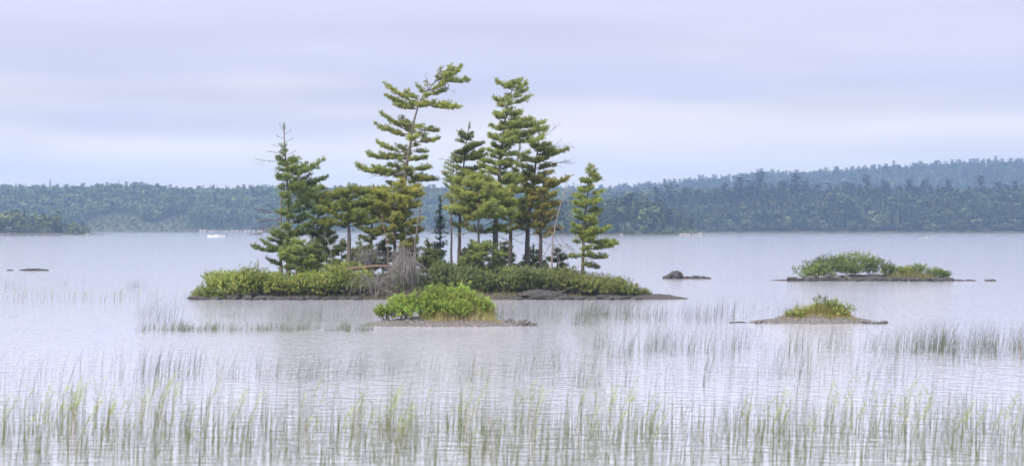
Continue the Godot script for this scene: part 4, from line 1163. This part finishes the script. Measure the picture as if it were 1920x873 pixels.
	shrub("dense green shrub on the long right islet", "shrubs on the long right islet", Vector3(38.47, mound_y(long_islet, 38.47, -204.00) - 0.05, -204.00), 2.79, 1.06, Color(0.135, 0.19, 0.065))
	shrub("dense green shrub on the long right islet", "shrubs on the long right islet", Vector3(39.29, mound_y(long_islet, 39.29, -203.50) - 0.05, -203.50), 1.67, 0.93, Color(0.135, 0.19, 0.065))
	grass("islet_grass", "light green grass between the shrubs of the long right islet", long_islet, 34.0, 38.6, -204.5, -202.4, 1500, 0.8, Color(0.2, 0.22, 0.07), Color(0.3, 0.26, 0.12))
	for q in [[28.0, 0.42, 0.3], [29.3, 0.4, 0.3], [27.0, 0.4, 0.22], [30.3, 0.4, 0.22]]:
		boulder("islet_boulder", Vector3(q[0], 0.25, -202.2), Vector3(q[1], q[2], 0.5), M.rock, "pale rounded boulder before the long right islet's shrubs", "rock", "pale boulders on the long islet")
	for k in 22:
		boulder("islet_rock", Vector3(25.2 + 0.68 * k + rf(-0.2, 0.2), rf(0.0, 0.12), -201.9 + rf(-0.3, 0.3)), Vector3(rf(0.35, 0.8), rf(0.15, 0.35), 0.4), M.darkrock, "dark rock along the long right islet's waterline", "rock", "waterline rocks of the long islet")
	for q in [[40.4, 0.7], [41.6, 0.5], [43.4, 0.6]]:
		boulder("islet_rock", Vector3(q[0], 0.0, -203.0), Vector3(q[1], 0.13, 0.4), M.darkrock, "low dark rock awash beyond the long islet's right end", "rock", "rocks awash right of the long islet")
	boulder("lake_rock", Vector3(15.4, 0.2, -211.0), Vector3(0.8, 0.5, 0.6), M.darkrock, "dark humped rock rising from open water right of the island")
	boulder("lake_rock", Vector3(14.6, 0.05, -211.0), Vector3(0.4, 0.3, 0.4), M.darkrock, "small dark rock against the humped rock's left foot")
	for q in [[16.5, 0.6, 0.2, "low dark rock touching the humped rock on its right"], [17.3, 0.5, 0.3, "second low rock right of the humped rock"], [17.9, 0.4, 0.25, "third low rock right of the humped rock"], [18.55, 0.16, 0.14, "tiny separate rock farthest right of the humped rock"]]:
		boulder("lake_rock", Vector3(q[0], 0.02, -211.0), Vector3(q[1], q[2], 0.4), M.darkrock, q[3])
	boulder("lake_rock", Vector3(-53.4, 0.0, -251.0), Vector3(1.3, 0.22, 0.7), M.darkrock, "flat dark rock awash in open water at far left")
	boulder("lake_rock", Vector3(-54.9, 0.0, -251.0), Vector3(0.35, 0.12, 0.3), M.darkrock, "small rock beside the flat dark rock at far left")
	boulder("lake_rock", Vector3(-56.3, 0.0, -251.0), Vector3(0.45, 0.12, 0.3), M.darkrock, "leftmost tiny dark rock awash in open water")


func reeds() -> void:
	var g := Color(0.10, 0.125, 0.06)
	rushes("dense bulrush bed across the foreground water", -14.0, 14.0, 40.0, 54.0, 4600, 1.15, 0.13, 0.0046, Color(0.13, 0.165, 0.05))
	rushes("tall thin bulrushes behind the foreground bed", -14.0, 14.0, 52.0, 62.0, 380, 1.5, 0.22, 0.004, g)
	rushes("loose bulrush patch left of centre in midwater", -12.0, -1.0, 70.0, 76.0, 420, 1.05, 0.4, 0.004, g, 0.8)
	rushes("thin bulrushes in midwater at the left", -17.0, -9.0, 61.0, 74.0, 170, 1.15, 0.4, 0.004, g)
	rushes("thin bulrush band in midwater right of centre", -1.0, 13.0, 68.0, 80.0, 420, 1.0, 0.35, 0.004, g, 0.8)
	rushes("bulrush band below the small low islet", 3.0, 21.5, 83.0, 91.0, 900, 1.05, 0.3, 0.0045, g, 0.5)
	rushes("dense bulrush patch at the right edge", 15.0, 21.5, 78.0, 90.0, 460, 1.3, 0.3, 0.0045, g, 0.6)
	rushes("short green rush row left of the nearest islet", -17.5, -6.6, 103.5, 107.0, 900, 0.5, 0.35, 0.0055, Color(0.13, 0.17, 0.07), 0.3)
	rushes("bent thin rushes before the pine island's left end", -21.0, -7.0, 115.0, 122.0, 330, 1.1, 0.6, 0.004, g, 0.6)
	rushes("bulrush patch before the pine island's right end", -1.5, 11.0, 111.0, 126.0, 800, 1.0, 0.4, 0.0045, g, 0.7)
	rushes("bulrushes around the small low islet", 11.0, 19.0, 116.0, 124.0, 260, 1.2, 0.45, 0.004, g, 0.6)
	rushes("faint far rushes left of the pine island", -45.0, -24.0, 178.0, 192.0, 160, 0.7, 0.1, 0.0045, g, 0.8)
	for cl in [[-11.89, -8.42, 70.00], [-8.42, -4.21, 18.00], [-3.96, -2.23, 26.00], [-1.61, -0.87, 9.00], [-0.37, 0.62, 11.00], [1.49, 3.47, 20.00], [5.20, 6.44, 13.00], [7.43, 8.54, 14.00], [8.91, 10.28, 14.00], [10.28, 11.89, 8.00]]:
		for k in cl[2]:
			var d := rf(46.0, 58.0)
			leafy_reed(Vector3(rf(cl[0], cl[1]), 0, -d), rf(0.6, 1.35), "green leafy reed among the foreground bulrushes", "leafy reeds in the foreground")
	for k in 70:
		var d := rf(143.0, 150.0)
		var row: Array = [[-32.90, -32.02], [-31.50, -29.05], [-31.50, -29.05], [-28.70, -27.82], [-27.30, -25.02], [-27.30, -25.02], [-24.68, -23.10], [-22.75, -21.63]][k % 8]
		leafy_reed(Vector3(rf(row[0], row[1]), 0, -d), rf(0.6, 1.1), "short green reed in the row left of the pine island", "short reeds left of the island")
